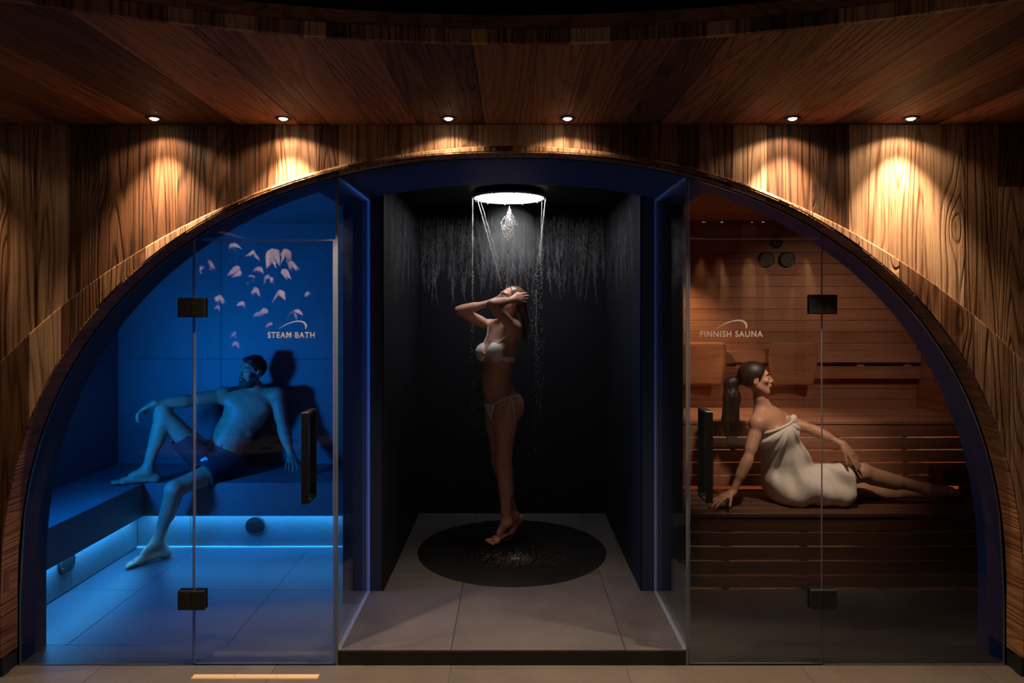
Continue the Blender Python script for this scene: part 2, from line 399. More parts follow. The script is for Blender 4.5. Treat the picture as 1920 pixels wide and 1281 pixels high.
# vertical wall boards (above the arch trim)
def split(x0, x1, lo, hi):
    xs = [x0]
    while xs[-1] < x1 - hi: xs.append(xs[-1] + random.uniform(lo, hi))
    xs.append(x1); return xs
bx = split(-W, W, 0.10, 0.24)
for i in range(len(bx)-1):
    x0, x1 = bx[i]+0.001, bx[i+1]-0.001
    yf = -0.104 - random.uniform(0, 0.005)
    n = 6; ts = [x0+(x1-x0)*k/n for k in range(n+1)]
    zb = lambda x: max(PLINTH, outer_z(x)-0.03)
    cuts = [None]
    if max(zb(x0), zb(x1)) < 1.9 and random.random() < 0.18: cuts = [random.uniform(1.9, 2.35)]
    if cuts[0]:
        zc_ = cuts[0]
        strip('plank', ts, lambda t: (t, yf, zb(t)), lambda t: (t, yf, zc_-0.001), lambda t: (t, -0.064, zb(t)), lambda t: (t, -0.064, zc_-0.001), M['wall_wood'], wall_front)
        y2 = yf + random.uniform(-0.0006, 0.0006)
        strip('plank', ts, lambda t: (t, y2, zc_+0.001), lambda t: (t, y2, CEIL-0.001), lambda t: (t, -0.064, zc_+0.001), lambda t: (t, -0.064, CEIL-0.001), M['wall_wood'], wall_front)
    else:
        strip('plank', ts, lambda t: (t, yf, zb(t)), lambda t: (t, yf, CEIL-0.001), lambda t: (t, -0.064, zb(t)), lambda t: (t, -0.064, CEIL-0.001), M['wall_wood'], wall_front)
# trim boards between arch and the outer trim line (they stand proud of the wall)
def trim_run(x0, x1):
    xs = split(x0, x1, 0.09, 0.2)
    for i in range(len(xs)-1):
        a, b_ = xs[i]+0.0008, xs[i+1]-0.0008
        yf = WALL_Y - random.uniform(0, 0.0025); n = 10
        ts = [a+(b_-a)*k/n for k in range(n+1)]
        zb = lambda x: PLINTH if abs(x) >= A_+0.008-0.0008 else max(PLINTH, arch_z(x, 0.008)+0.0005)
        zt_ = lambda t: max(outer_z(t), zb(t)+0.012)
        sweep('trim_plank', ts, [lambda t: (t, yf, zb(t)), lambda t: (t, yf, zt_(t)-0.006), lambda t: (t, yf+0.005, zt_(t)), lambda t: (t, -0.064, zt_(t)), lambda t: (t, -0.064, zb(t))], M['wall_wood'], wall_front)
AE = A_+0.008
trim_run(-AE, 0.0); trim_run(0.0, AE); trim_run(-3.2, -AE); trim_run(AE, 3.2)
# short boards lining the reveal of the arch
Ai = arch_pts(0.0, 720, PLINTH); Ao = arch_pts(0.0075, 720, PLINTH)
cum = [0.0]
for i in range(1, len(Ai)): cum.append(cum[-1] + math.hypot(Ai[i][0]-Ai[i-1][0], Ai[i][1]-Ai[i-1][1]))
def at_len(Pts, s):
    i = int(np.searchsorted(cum, s)); i = max(1, min(i, len(cum)-1))
    t = (s-cum[i-1])/max(1e-9, cum[i]-cum[i-1])
    return (Pts[i-1][0]*(1-t)+Pts[i][0]*t, Pts[i-1][1]*(1-t)+Pts[i][1]*t)
ss = split(0.0, cum[-1], 0.07, 0.16)
for i in range(len(ss)-1):
    lip = random.uniform(0, 0.0025)
    ts = [ss[i]+0.0006 + (ss[i+1]-ss[i]-0.0012)*k/4 for k in range(5)]
    def q(Pts, s, y, d=0.0):
        x, z = at_len(Pts, s); return (x, y, z)
    o = strip('reveal_board', ts, lambda s: q(Ai, s, WALL_Y-0.001+lip), lambda s: q(Ao, s, WALL_Y-0.001+lip), lambda s: q(Ai, s, -0.008), lambda s: q(Ao, s, -0.008), M['reveal_wood'], wall_front)
# black plinth
for s, nm in ((-1, 'left'), (1, 'right')):
    xs_ = sorted((s*A_, s*W))
    tag(box('baseboard_'+nm, xs_[0], xs_[1], WALL_Y+0.012, -0.062, 0.0, PLINTH-0.001, M['black']), 'black plinth below the timber wall at the %s arch foot' % nm, 'baseboard', kind='structure')

# dark lining behind the glass: the arch carries on 0.2 m into the rooms
bm = bmesh.new(); slab_arch(bm, 0.012, 0.20, 3.45, CEIL, off=0.0)
tag(from_bm('wall_liner', bm, M['liner']), 'dark painted inner arch lining just behind the glass front', 'wall', kind='structure')
# header vault over the shower entrance, 0.2 .. 0.7 m
XB0, XB1 = 0.765, 1.01        # the partition walls left and right of the shower
n = 60; ts = [-XB1+2*XB1*k/n for k in range(n+1)]
o = strip('wall_header', ts, lambda t: (t, 0.20, arch_z(t)), lambda t: (t, 0.20, CEIL), lambda t: (t, 0.70, arch_z(t)), lambda t: (t, 0.70, CEIL), M['liner'])
tag(o, 'dark vaulted header above the shower entrance', 'wall', kind='structure')

# ---- lobby ceiling boards with the round recess -----------------------------------
RC, RR = -4.51, 3.4
def rec_y(x): return RC + math.sqrt(RR*RR-x*x) if abs(x) < RR else -5.6
ceiling = box('ceiling', -3.9, 3.9, -5.6, -0.06, CEIL+0.36, CEIL+0.40, M['black'])
tag(ceiling, 'timber board ceiling of the lobby around a round black recess', 'ceiling', kind='structure')
cx = split(-3.9, 3.9, 0.10, 0.22)
for i in range(len(cx)-1):
    a, b_ = cx[i]+0.001, cx[i+1]-0.001; n = 6
    ts = [a+(b_-a)*k/n for k in range(n+1)]; z0 = CEIL + random.uniform(0, 0.003)
    strip('plank', ts, lambda t: (t, -0.064, z0), lambda t: (t, max(-5.6, rec_y(t)+0.012), z0), lambda t: (t, -0.064, CEIL+0.03), lambda t: (t, max(-5.6, rec_y(t)+0.012), CEIL+0.03), M['ceil_wood'], ceiling)
def rim(name, z0, z1, step, r_in, r_out, mat):
    a = -1.35
    while a < 1.35:
        da = step*random.uniform(0.7, 1.4); e = min(a+da, 1.36)
        ts = [a+0.0003+(e-a-0.0006)*k/4 for k in range(5)]
        ri = r_in - random.uniform(0, 0.003)
        f = lambda r, z: (lambda t: (r*math.sin(t), RC+r*math.cos(t), z))
        strip(name, ts, f(ri, z0), f(ri, z1), f(r_out, z0), f(r_out, z1), mat, ceiling)
        a = e
rim('rim_block', CEIL-0.002, CEIL+0.043, 0.022, RR-0.004, RR+0.016, M['wall_wood'])
rim('rim_board', CEIL+0.043, CEIL+0.085, 0.22, RR-0.012, RR+0.016, M['rim_wood'])

# ---- recessed downlights ----------------------------------------------------------
where = ['over the bare timber wall left of the arch', 'above the left end of the arch, leftmost', 'second from the left, above the steam bath door', 'left of the arch crown', 'right of the arch crown', 'second from the right, above the sauna door', 'above the right end of the arch, rightmost']
for k, px in enumerate((-130, 289, 531, 841, 1064, 1486, 1708)):
    yy = -0.215; c = P(px, 221, yy); x = c[0]
    t = empty('downlight', (x, yy, CEIL))
    tag(t, 'small round recessed ceiling downlight ' + where[k], 'downlight', 'ceiling downlights')
    ring('trim_ring', (x, yy, CEIL-0.004), (0, 0, 1), [(0.020, 0.0), (0.036, 0.0), (0.037, 0.004), (0.034, 0.006), (0.020, 0.006)], M['black_metal'], t)
    disc('lens', (x, yy, CEIL-0.0035), (0, 0, -1), 0.0195, 0.006, M['lamp'], t, 24, 0.010)
    e = [0.55, 1.05, 1.35, 0.9, 0.9, 1.4, 1.05][k]
    spot('downlight_lamp', (x, yy, CEIL-0.018), (x, yy, 0), 118*e, WARM, 80, 1.0, 0.012)
    spot('downlight_lamp', (x, yy, CEIL-0.018), (x, yy, 0), 3.5*e, WARM, 140, 0.35, 0.012)

SZ_ = 0.076
# ---- steam bath room --------------------------------------------------------------
SX, BY = -3.21, 2.19
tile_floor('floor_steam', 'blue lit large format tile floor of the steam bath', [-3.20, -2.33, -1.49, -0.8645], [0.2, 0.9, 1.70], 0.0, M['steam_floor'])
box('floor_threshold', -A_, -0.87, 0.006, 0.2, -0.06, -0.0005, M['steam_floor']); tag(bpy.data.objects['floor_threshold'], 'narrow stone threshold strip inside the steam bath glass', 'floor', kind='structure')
def panel_wall(name, label, origin, ax, us, vs_, th, base_th, mat, gap=0.003):
    """tiled wall; ax 'y' -> wall in xz-plane facing -y at y=origin, 'x+' faces +x, 'x-' faces -x"""
    def mk(nm, u0, u1, v0, v1, d0, d1, mt, par=None, bv=0):
        if ax == 'y': return box(nm, u0, u1, origin+d0, origin+d1, v0, v1, mt, par, bv)
        if ax == 'x+': return box(nm, origin-d1, origin-d0, u0, u1, v0, v1, mt, par, bv)
        return box(nm, origin+d0, origin+d1, u0, u1, v0, v1, mt, par, bv)
    base = mk(name, us[0], us[-1], vs_[0], vs_[-1], 0.003, th+base_th, M['grout'])
    tag(base, label, 'wall', kind='structure')
    for i in range(len(us)-1):
        for j in range(len(vs_)-1):
            mk('tile', us[i]+gap/2, us[i+1]-gap/2, vs_[j]+gap/2, vs_[j+1]-gap/2, 0.0, th, mat, base, 0.001)
    return base
panel_wall('wall_steam_back', 'tiled back wall of the steam bath washed in blue light', BY, 'y', [SX, -2.37, -1.17, -XB1], [0.0, 0.15, 1.35, 2.46], 0.012, 0.05, M['steam_tile'])
panel_wall('wall_steam_left', 'tiled left side wall of the steam bath in shadow', SX, 'x+', [0.2, 0.99, 2.19], [0.0, 0.15, 1.35, 2.46], 0.012, 0.05, M['steam_tile'])
tag(box('ceiling_steam', SX-0.05, -XB1, 0.2, BY+0.06, 2.46, 2.52, M['steam_tile']), 'flat ceiling of the steam bath', 'ceiling', kind='structure')
# partition walls of the shower
for s, nm, lb in ((-1, 'wall_partition_left', 'dark wall between the steam bath and the shower'), (1, 'wall_partition_right', 'dark wall between the shower and the sauna')):
    x0, x1 = sorted((s*XB0, s*XB1))
    xi, xo = (x1, x0) if s < 0 else (x0, x1)
    w_ = tag(box(nm, *sorted((xi-(-s)*0.012, xo)), 0.702, 2.25, 0.0, CEIL, M['liner'], bevel=0.002), lb, 'wall', kind='structure')
    box('wall_panel', *sorted((xi, xi-(-s)*0.0118)), 0.702, 2.25, SZ_+0.0005, CEIL-0.001, M['shower_wall'], w_, 0.001)

# L-shaped tiled bench
bench = empty('steam_bench', (-2.4, 1.9, 0))
tag(bench, 'tiled L-shaped bench along the back and left of the steam bath', 'bench')
box('seat_slab', SX+0.001, -XB1-0.001, 1.56, BY-0.001, 0.262, 0.50, M['steam_tile'], bench, 0.003)
box('seat_slab', SX+0.001, -2.66, 0.22, 1.559, 0.262, 0.50, M['steam_tile'], bench, 0.003)
for a, b_ in ((-2.76, -2.37), (-2.37, -XB1-0.001)):
    box('riser_tile', a+0.0015, b_-0.0015, 1.66, 1.675, 0.006, 0.262, M['steam_tile'], bench, 0.001)
for a, b_ in ((0.22, 0.9), (0.9, 1.66)):
    box('riser_tile', -2.775, -2.76, a+0.0015, b_-0.0015, 0.006, 0.262, M['steam_tile'], bench, 0.001)
box('floor_profile', -2.757, -XB1-0.002, 1.640, 1.6595, 0.0, 0.012, M['led'], bench, 0.001)
box('led_profile', -2.66, -XB1-0.01, 1.60, 1.63, 0.2575, 0.262, M['led'], bench)
box('led_profile', -2.73, -2.70, 0.25, 1.58, 0.2575, 0.262, M['led'], bench)
# round steam nozzles in the riser
def nozzle(c, axis, lb):
    t = empty('steam_nozzle', c); tag(t, lb, 'steam nozzle', 'steam nozzles in the bench riser')
    c = Vector(c); ax = Vector(axis)
    disc('cover', c, ax, 0.066, 0.022, M['black_metal'], t, 40, 0.063)
    ring('rim', c + ax*0.014, ax, [(0.061, 0.0), (0.069, 0.0), (0.069, 0.010), (0.061, 0.010)], M['black_metal'], t, 40)
    u = ax.orthogonal().normalized(); w = ax.cross(u)
    for a in (0.6, 2.7, 4.8):
        disc('screw', c + ax*0.0221 + (u*math.cos(a)+w*math.sin(a))*0.052, ax, 0.004, 0.003, M['chrome'], t, 10)
nozzle((-1.886, 1.659, 0.165), (0, -1, 0), 'round dark steam nozzle in the riser under the back bench')
nozzle((-2.7595, 0.84, 0.19), (1, 0, 0), 'round dark steam nozzle in the riser under the left bench')
# wall lamp that throws the blue light (hidden from the lobby behind the arch foot)
t = empty('steam_wall_lamp', (-3.2, 0.5, 1.22)); tag(t, 'small blue wall lamp in the front corner of the steam bath', 'lamp')
ring('bezel', (-3.209, 0.5, 1.22), (1, 0, 0), [(0.045, 0.0), (0.075, 0.0), (0.072, 0.02), (0.048, 0.02)], M['black_metal'], t)
disc('lens', (-3.209, 0.5, 1.22), (1, 0, 0), 0.046, 0.012, plain('blue_lens', (0.02, 0.1, 0.6), 0.3, emit=(0.02, 0.2, 1.0), estr=4), t)

# ---- shower niche -----------------------------------------------------------------
SZ = 0.076; SBY = 2.25
plat = box('floor_shower', -0.863, 0.863, -0.002, SBY, 0.0, SZ-0.009, M['black'])
tag(plat, 'raised dark stone shower platform with a black front edge', 'floor', kind='structure')
gx = [-0.863, -0.30, 0.56, 0.863]; gy = [-0.001, 0.94, 1.80, SBY]
for i in range(3):
    for j in range(3):
        if j > 0: lo, hi = max(gx[i], -XB0), min(gx[i+1], XB0)
        else: lo, hi = gx[i], gx[i+1]
        y0, y1 = gy[j], gy[j+1]
        box('tile', lo+0.0015, hi-0.0015, y0+(0 if j == 0 else 0.0015), y1-0.0015, SZ-0.009, SZ, M['shower_tile'], plat, bevel=0.001)
CC = (0.0, 1.41)             # centre of the round tray
disc('round_tray', (CC[0], CC[1], SZ-0.002), (0, 0, 1), 0.655, 0.0035, M['dark_disc'], plat, 96)
sb = tag(box('wall_shower_back', -XB0+0.0005, XB0-0.0005, SBY, SBY+0.06, 0.0, CEIL, M['shower_wall']), 'black shower back wall printed with pale hanging ferns', 'wall', kind='structure')
tag(box('ceiling_shower', -XB0+0.0005, XB0-0.0005, 0.702, SBY, 2.60, 2.64, M['black']), 'black ceiling of the shower niche', 'ceiling', kind='structure')
# fern print: fine pale strokes, on the back wall and the two side walls
def fern_strokes(u, top, length, lean, rg):
    S = []; nseg = 34
    for k in range(nseg):
        f = k/nseg; z = top - length*f
        cu = u + lean*f*f
        wdt = (0.016 + 0.022*rg.random())*math.sin(PI*min(1, f*0.9+0.12))**0.8
        for s in (-1, 1):
            if rg.random() < 0.12: continue
            l = wdt*rg.uniform(0.6, 1.2)
            S.append((cu, z, cu+s*l, z-l*rg.uniform(1.5, 3.2)))
        S.append((cu, z, u+lean*((k+1)/nseg)**2, top-length*(k+1)/nseg))
    return S
def strokes_mesh(name, S, fn, wd, mat, parent, rg):
    V = []; F = []
    for (u0, v0, u1, v1) in S:
        dx, dz = u1-u0, v1-v0; l = math.hypot(dx, dz)+1e-9; nx, nz = -dz/l, dx/l; w = wd*rg.uniform(0.6, 1.3)
        mu, mv = (u0+u1)/2+nx*l*0.08, (v0+v1)/2+nz*l*0.08
        b0 = len(V)
        V += [fn(u0+nx*w, v0+nz*w), fn(u0-nx*w, v0-nz*w), fn(mu-nx*w, mv-nz*w), fn(mu+nx*w, mv+nz*w), fn(u1, v1)]
        F += [(b0, b0+1, b0+2, b0+3), (b0+3, b0+2, b0+4)]
    o = mesh(name, V, F, mat, parent); o['kind'] = 'stuff'; return o
rg = random.Random(5)
M['fern'] = plain('fern_print', (0.17, 0.175, 0.20), 0.6, noise=0.7, nscale=6)
S = []
u = -0.75
while u < 0.75:
    S += fern_strokes(u, 2.50+rg.uniform(-0.05, 0.05), rg.uniform(0.35, 0.72), rg.uniform(-0.06, 0.06), rg); u += rg.uniform(0.014, 0.032)
strokes_mesh('fern_print', S, lambda a, b: (max(-0.763, min(0.763, a)), SBY-0.0006, b), 0.0009, M['fern'], sb, rg)
for s, nm in ((-1, 'wall_partition_left'), (1, 'wall_partition_right')):
    S = []; u = 0.95
    while u < 2.22:
        S += fern_strokes(u, 2.5+rg.uniform(-0.05, 0.05), rg.uniform(0.35, 0.7), rg.uniform(-0.06, 0.06), rg); u += rg.uniform(0.03, 0.055)
    strokes_mesh('fern_print', S, lambda a, b: (s*(XB0-0.0006), a, b), 0.0009, M['fern'], bpy.data.objects[nm], rg)

# ---- sauna ------------------------------------------------------------------------
QX = 3.30
tile_floor('floor_sauna', 'dark stone tile floor of the sauna', [0.8645, 1.43, 2.29, QX], [0.2, 0.61, 1.47, 2.19], 0.0, M['sauna_tile'])
tag(box('floor_threshold', 0.87, A_, 0.006, 0.2, -0.06, -0.0005, M['sauna_tile']), 'narrow stone threshold strip inside the sauna glass', 'floor', kind='structure')
wb = tag(box('wall_sauna_back', XB1, QX, BY+0.016, BY+0.06, 0.0, 2.48, M['black']), 'red brown horizontal board back wall of the sauna', 'wall', kind='structure')
wr = tag(box('wall_sauna_right', QX+0.016, QX+0.06, 0.2, BY, 0.0, 2.48, M['black']), 'red brown horizontal board right wall of the sauna', 'wall', kind='structure')
wl = tag(box('wall_sauna_left', XB1+0.001, XB1+0.004, 0.72, BY, 0.0, 2.48, M['black']), 'red brown board lining on the sauna side of the shower wall', 'wall', kind='structure')
z = 0.0
while z < 2.47:
    z1 = min(z+0.0925, 2.48)
    box('plank', XB1, QX, BY, BY+0.016, z+0.0012, z1-0.0012, M['cedar'], wb, 0.002)
    box('plank', QX, QX+0.016, 0.2, BY, z+0.0012, z1-0.0012, M['cedar_side'], wr, 0.002)
    box('plank', XB1+0.004, XB1+0.016, 0.72, BY, z+0.0012, z1-0.0012, M['cedar_side'], wl, 0.002)
    z = z1
cs = tag(box('ceiling_sauna', XB1, QX+0.05, 0.2, BY+0.05, 2.50, 2.54, M['black']), 'board ceiling of the sauna', 'ceiling', kind='structure')
y = 0.2
while y < BY-0.01:
    y1 = min(y+0.1, BY); box('plank', XB1+0.016, QX, y+0.001, y1-0.001, 2.48, 2.50, M['cedar'], cs, 0.002); y = y1

def sauna_bench(name, lb, y0, y1, z0, z1, mat, x0=XB1+0.02, x1=QX-0.005):
    t = empty(name, ((x0+x1)/2, (y0+y1)/2, z0)); tag(t, lb, 'bench')
    nsl = 5; w = (y1-y0-0.02)/nsl
    for k in range(nsl):
        box('seat_slat', x0, x1, y0+k*w+(0 if k == 0 else 0.004), y0+(k+1)*w-0.004, z1-0.028, z1, mat, t, 0.004)
    nf = 5; h = (z1-0.028-z0)/nf
    for k in range(nf):
        box('front_slat', x0, x1, y0+0.006, y0+0.028, z0+k*h+(0.012 if k == 0 else 0.003), z0+(k+1)*h-0.003, mat, t, 0.003)
    for xx in (1.35, 1.84, 2.33, 2.82):
        box('support', xx-0.02, xx+0.02, y0+0.030, y0+0.07, z0, z1-0.029, mat, t)
        box('bearer', xx-0.02, xx+0.02, y0+0.071, y1-0.03, z1-0.075, z1-0.029, mat, t)
    return t
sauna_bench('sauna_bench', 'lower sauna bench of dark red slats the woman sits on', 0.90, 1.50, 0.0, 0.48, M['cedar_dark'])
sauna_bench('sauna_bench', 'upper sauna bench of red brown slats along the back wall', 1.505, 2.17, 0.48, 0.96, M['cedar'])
# back rest rails and the two curved head panels
rr_ = empty('back_rest', (2.1, 2.15, 1.2)); tag(rr_, 'two horizontal red brown back rest slats fixed to the sauna back wall', 'back rest')
box('slat', XB1+0.02, QX-0.005, 2.125, 2.150, 1.325, 1.42, M['cedar'], rr_, 0.004)
box('slat', XB1+0.02, QX-0.005, 2.125, 2.150, 1.195, 1.295, M['cedar'], rr_, 0.004)
for xx in (1.30, 1.84, 2.33, 2.82, 3.2):
    box('bracket', xx-0.03, xx+0.03, 2.151, 2.1895, 1.19, 1.425, M['cedar'], rr_)
def head_panel(xc, lb):
    z0, z1 = 1.145, 1.492; yb = 2.105
    prof = []
    pts = [(-0.155, 0.0), (-0.185, 0.12), (-0.196, 0.2), (-0.192, 0.28), (-0.178, 0.347)]
    zs = [i/16*(z1-z0) for i in range(17)]
    xs_ = np.interp(zs, [p[1] for p in pts], [p[0] for p in pts])
    bm = bmesh.new(); rows = []
    for z_, hw in zip(zs, xs_):
        row = []
        for k in range(13):
            f = -1+2*k/12; bow = 0.03*(f*f)          # curved like a shallow shell
            row.append((xc+hw*-f*-1*-1, yb-bow, z0+z_))
        rows.append(row)
    Fv = [[bm.verts.new(p) for p in r] for r in rows]
    Bv = [[bm.verts.new((p[0], p[1]+0.014, p[2])) for p in r] for r in rows]
    for i in range(16):
        for k in range(12):
            bm.faces.new((Fv[i][k], Fv[i][k+1], Fv[i+1][k+1], Fv[i+1][k])); bm.faces.new((Bv[i][k+1], Bv[i][k], Bv[i+1][k], Bv[i+1][k+1]))
    ed = lambda A, B: [bm.faces.new((A[k], B[k], B[k+1], A[k+1])) for k in range(len(A)-1)]
    ed(Fv[0], Bv[0]); ed(Fv[-1], Bv[-1]); ed([r[0] for r in Fv], [r[0] for r in Bv]); ed([r[-1] for r in Fv], [r[-1] for r in Bv])
    bmesh.ops.recalc_face_normals(bm, faces=bm.faces[:])
    tag(from_bm('head_panel', bm, M['cedar'], None, True), lb, 'head rest', 'curved head rest panels')
head_panel(1.517, 'curved wooden head rest panel nearest the sauna door handle')
head_panel(2.245, 'curved wooden head rest panel behind the seated woman')
# instruments
def gauge(px, py, lb, ang, needle2):
    c = P(px, py, BY); t = empty('gauge', tuple(c)); tag(t, lb, 'gauge', 'round sauna gauges')
    disc('case', c, (0, -1, 0), 0.066, 0.03, M['black_metal'], t, 40, 0.06)
    disc('dial', (c[0], BY-0.03, c[2]), (0, -1, 0), 0.052, 0.0015, plain('dial_face', (0.03, 0.028, 0.026), 0.5), t, 40)
    ring('bezel', (c[0], BY-0.028, c[2]), (0, -1, 0), [(0.052, 0), (0.062, 0), (0.060, 0.008), (0.053, 0.008)], M['black_metal'], t, 40)
    mk = plain('dial_mark', (0.55, 0.5, 0.42), 0.5)
    bm = bmesh.new()
    for k in range(21):
        a = math.radians(-135+270*k/20); s_, c_ = math.sin(a), math.cos(a)
        bm_tube(bm, [(c[0]+s_*0.039, BY-0.0320, c[2]+c_*0.039), (c[0]+s_*0.047, BY-0.0320, c[2]+c_*0.047)], 0.0009, 4)
    from_bm('scale', bm, mk, t)
    tube('needle', [(c[0]-math.sin(ang)*0.012, BY-0.0335, c[2]-math.cos(ang)*0.012), (c[0]+math.sin(ang)*0.042, BY-0.0335, c[2]+math.cos(ang)*0.042)], [0.002, 0.0012], M['letter'], t, 6)
gauge(1436, 487, 'left of two round black sauna gauges, needle level', PI/2, True)
gauge(1474, 487, 'right of two round black sauna gauges, needle pointing up right', math.radians(40), True)
c = P(1455, 455, BY)
t = empty('sensor', tuple(c)); tag(t, 'small black dome sensor above the two gauges', 'sensor')
ring('dome', (c[0], BY, c[2]), (0, -1, 0), [(0.0005, 0.0), (0.052, 0.0), (0.048, 0.015), (0.034, 0.03), (0.0005, 0.034)], M['black_metal'], t, 28)
disc('base', (c[0], BY, c[2]), (0, -1, 0), 0.058, 0.006, M['black_metal'], t, 28)
hb = empty('wooden_block', (3.03, 1.36, 0.48)); tag(hb, 'small wooden head block at the right end of the lower sauna bench', 'head rest')
box('block', 2.95, 3.2, 1.31, 1.47, 0.56, 0.66, M['cedar_dark'], hb, 0.006)
box('foot', 2.97, 3.0, 1.33, 1.45, 0.4805, 0.56, M['cedar_dark'], hb, 0.004)
box('foot', 3.15, 3.18, 1.33, 1.45, 0.4805, 0.56, M['cedar_dark'], hb, 0.004)

# ================================================================== GLASS FRONT
GT = 0.010
def pane_arch(name, x0, x1, zb, zt, parent=None, off=-0.004, n=40):
    """upright pane in the glass plane, its top (zt=None) following the arch"""
    bm = bmesh.new(); ts = [x0+(x1-x0)*k/n for k in range(n+1)] if zt is None else [x0, x1]
    top = (lambda t: max(zb+0.002, arch_z(t, off))) if zt is None else ((lambda t: zt) if not callable(zt) else zt)
    if zt is not None and callable(zt): ts = [x0+(x1-x0)*k/n for k in range(n+1)]
    rows = [[bm.verts.new((t, y, z)) for (y, z) in ((0, zb), (0, top(t)), (GT, top(t)), (GT, zb))] for t in ts]
    fs = []
    for i in range(len(rows)-1):
        for k in range(4):
            f = bm.faces.new((rows[i][k], rows[i][(k+1) % 4], rows[i+1][(k+1) % 4], rows[i+1][k]))
            if k in (1, 3): f.material_index = 1
    for r_ in (rows[0][::-1], rows[-1]): bm.faces.new(r_).material_index = 1
    bmesh.ops.recalc_face_normals(bm, faces=bm.faces[:])
    o = from_bm(name, bm, M['glass'], parent); o.data.materials.append(M['glass_edge'])
    return o
DT = 2.105                    # height of the doors
XL0, XL1 = -1.573, -0.872     # steam bath door
XR0, XR1 = 0.845+0.03, 1.530  # sauna door
def edge_curve_top(t): return min(DT, arch_z(t, -0.004))
def fixed(name, lb, x0, x1, zb, zt=None):
    o = pane_arch(name, x0, x1, zb, zt); tag(o, lb, 'glass pane', kind='structure'); return o
fixed('window_1', 'fixed clear glass panel left of the steam bath door, curved along the arch', -A_+0.004, XL0-0.003, 0.002)
fixed('window_2', 'clear glass fanlight above the steam bath door', XL0-0.0, XL1, DT+0.004)
fixed('window_3', 'clear glass fanlight above the sauna door', XR0, XR1, DT+0.004)
fixed('window_4', 'fixed clear glass panel right of the sauna door, curved along the arch', XR1+0.003, A_-0.004, 0.002)
def glass_side(name, lb, s):
    x0, x1 = sorted((s*0.858, s*0.868))
    bm = bmesh.new(); zt = arch_z(0.863, -0.002)
    fs = bm_box(bm, x0, x1, 0.0, 0.699, SZ+0.001 if False else SZ+0.0005, zt)
    for f in fs:
        if abs(f.calc_center_median().x - s*0.863) < 0.003: f.material_index = 1
    o = from_bm(name, bm, M['glass']); o.data.materials.append(M['glass_edge'])
    tag(o, lb, 'glass pane', kind='structure')
    b = 0.008; xi0, xi1 = sorted((s*0.857, s*0.8475))
    box('glow_strip', xi0, xi1, 0.0, 0.699, SZ+0.0005, SZ+0.006, M['glow_strip'], o)  # added strips imitate the glow along the glass edges
    box('glow_strip', xi0, xi1, 0.0, 0.699, zt-0.010, zt, M['glow_strip'], o)
    box('glow_strip', xi0, xi1, 0.687, 0.699, SZ+0.006, zt-0.010, M['glow_strip'], o)
    return o
glass_side('window_5', 'clear glass side panel between the steam bath and the shower', -1)
glass_side('window_6', 'clear glass side panel between the sauna and the shower', 1)
# vertical corner profiles where the door, partition and platform meet
for s, lb in ((-1, 'slim glass corner profile between steam bath door and shower'), (1, 'slim glass corner profile between sauna door and shower')):
    x0, x1 = sorted((s*0.8705, s*0.8585))
    tag(box('trim_%d' % (1 if s < 0 else 2), x0, x1, -0.004, -0.0005, 0.0, arch_z(0.868, -0.004), M['glass_edge']), lb, 'trim', kind='structure')

def text_mesh(name, txt, x, z, size, width, mat, parent, y=-0.0012):
    cu = bpy.data.curves.new(name, 'FONT'); cu.body = txt; cu.size = size; cu.extrude = 0.0003
    cu.align_x = 'CENTER'; cu.space_character = 1.15; cu.offset = 0.0006
    o = bpy.data.objects.new(name, cu); COL.objects.link(o)
    bpy.context.view_layer.update()
    dg = bpy.context.evaluated_depsgraph_get(); me = bpy.data.meshes.new_from_object(o.evaluated_get(dg))
    bpy.data.objects.remove(o)
    co = np.array([v.co[:] for v in me.vertices]); w = np.ptp(co[:, 0]); k = width/w
    h = np.ptp(co[:, 1])
    for v in me.vertices:
        a = v.co.copy(); v.co = (x + (a.x-co[:, 0].min()-w/2)*k, y - a.z, z + (a.y-co[:, 1].min()))
    return link_mesh(name, me, mat, parent)
def swoosh(x, z, w, mat, parent, y=-0.0012):
    """open crescent over the lettering: thin rising tail, fat hooked head"""
    O = [(-0.5, 0.0), (-0.36, 0.10), (-0.2, 0.19), (-0.02, 0.26), (0.16, 0.295), (0.31, 0.29), (0.42, 0.25), (0.48, 0.18), (0.5, 0.09), (0.455, -0.01)]
    I = [(-0.5, -0.006), (-0.35, 0.085), (-0.19, 0.165), (-0.01, 0.228), (0.15, 0.255), (0.28, 0.250), (0.37, 0.215), (0.42, 0.155), (0.445, 0.08), (0.445, -0.01)]
    V = [(x+p[0]*w, y, z+p[1]*w) for pr in zip(O, I) for p in pr]
    F = [(2*i, 2*i+1, 2*i+3, 2*i+2) for i in range(len(O)-1)]
    return mesh('swoosh_logo', V, F, mat, parent)

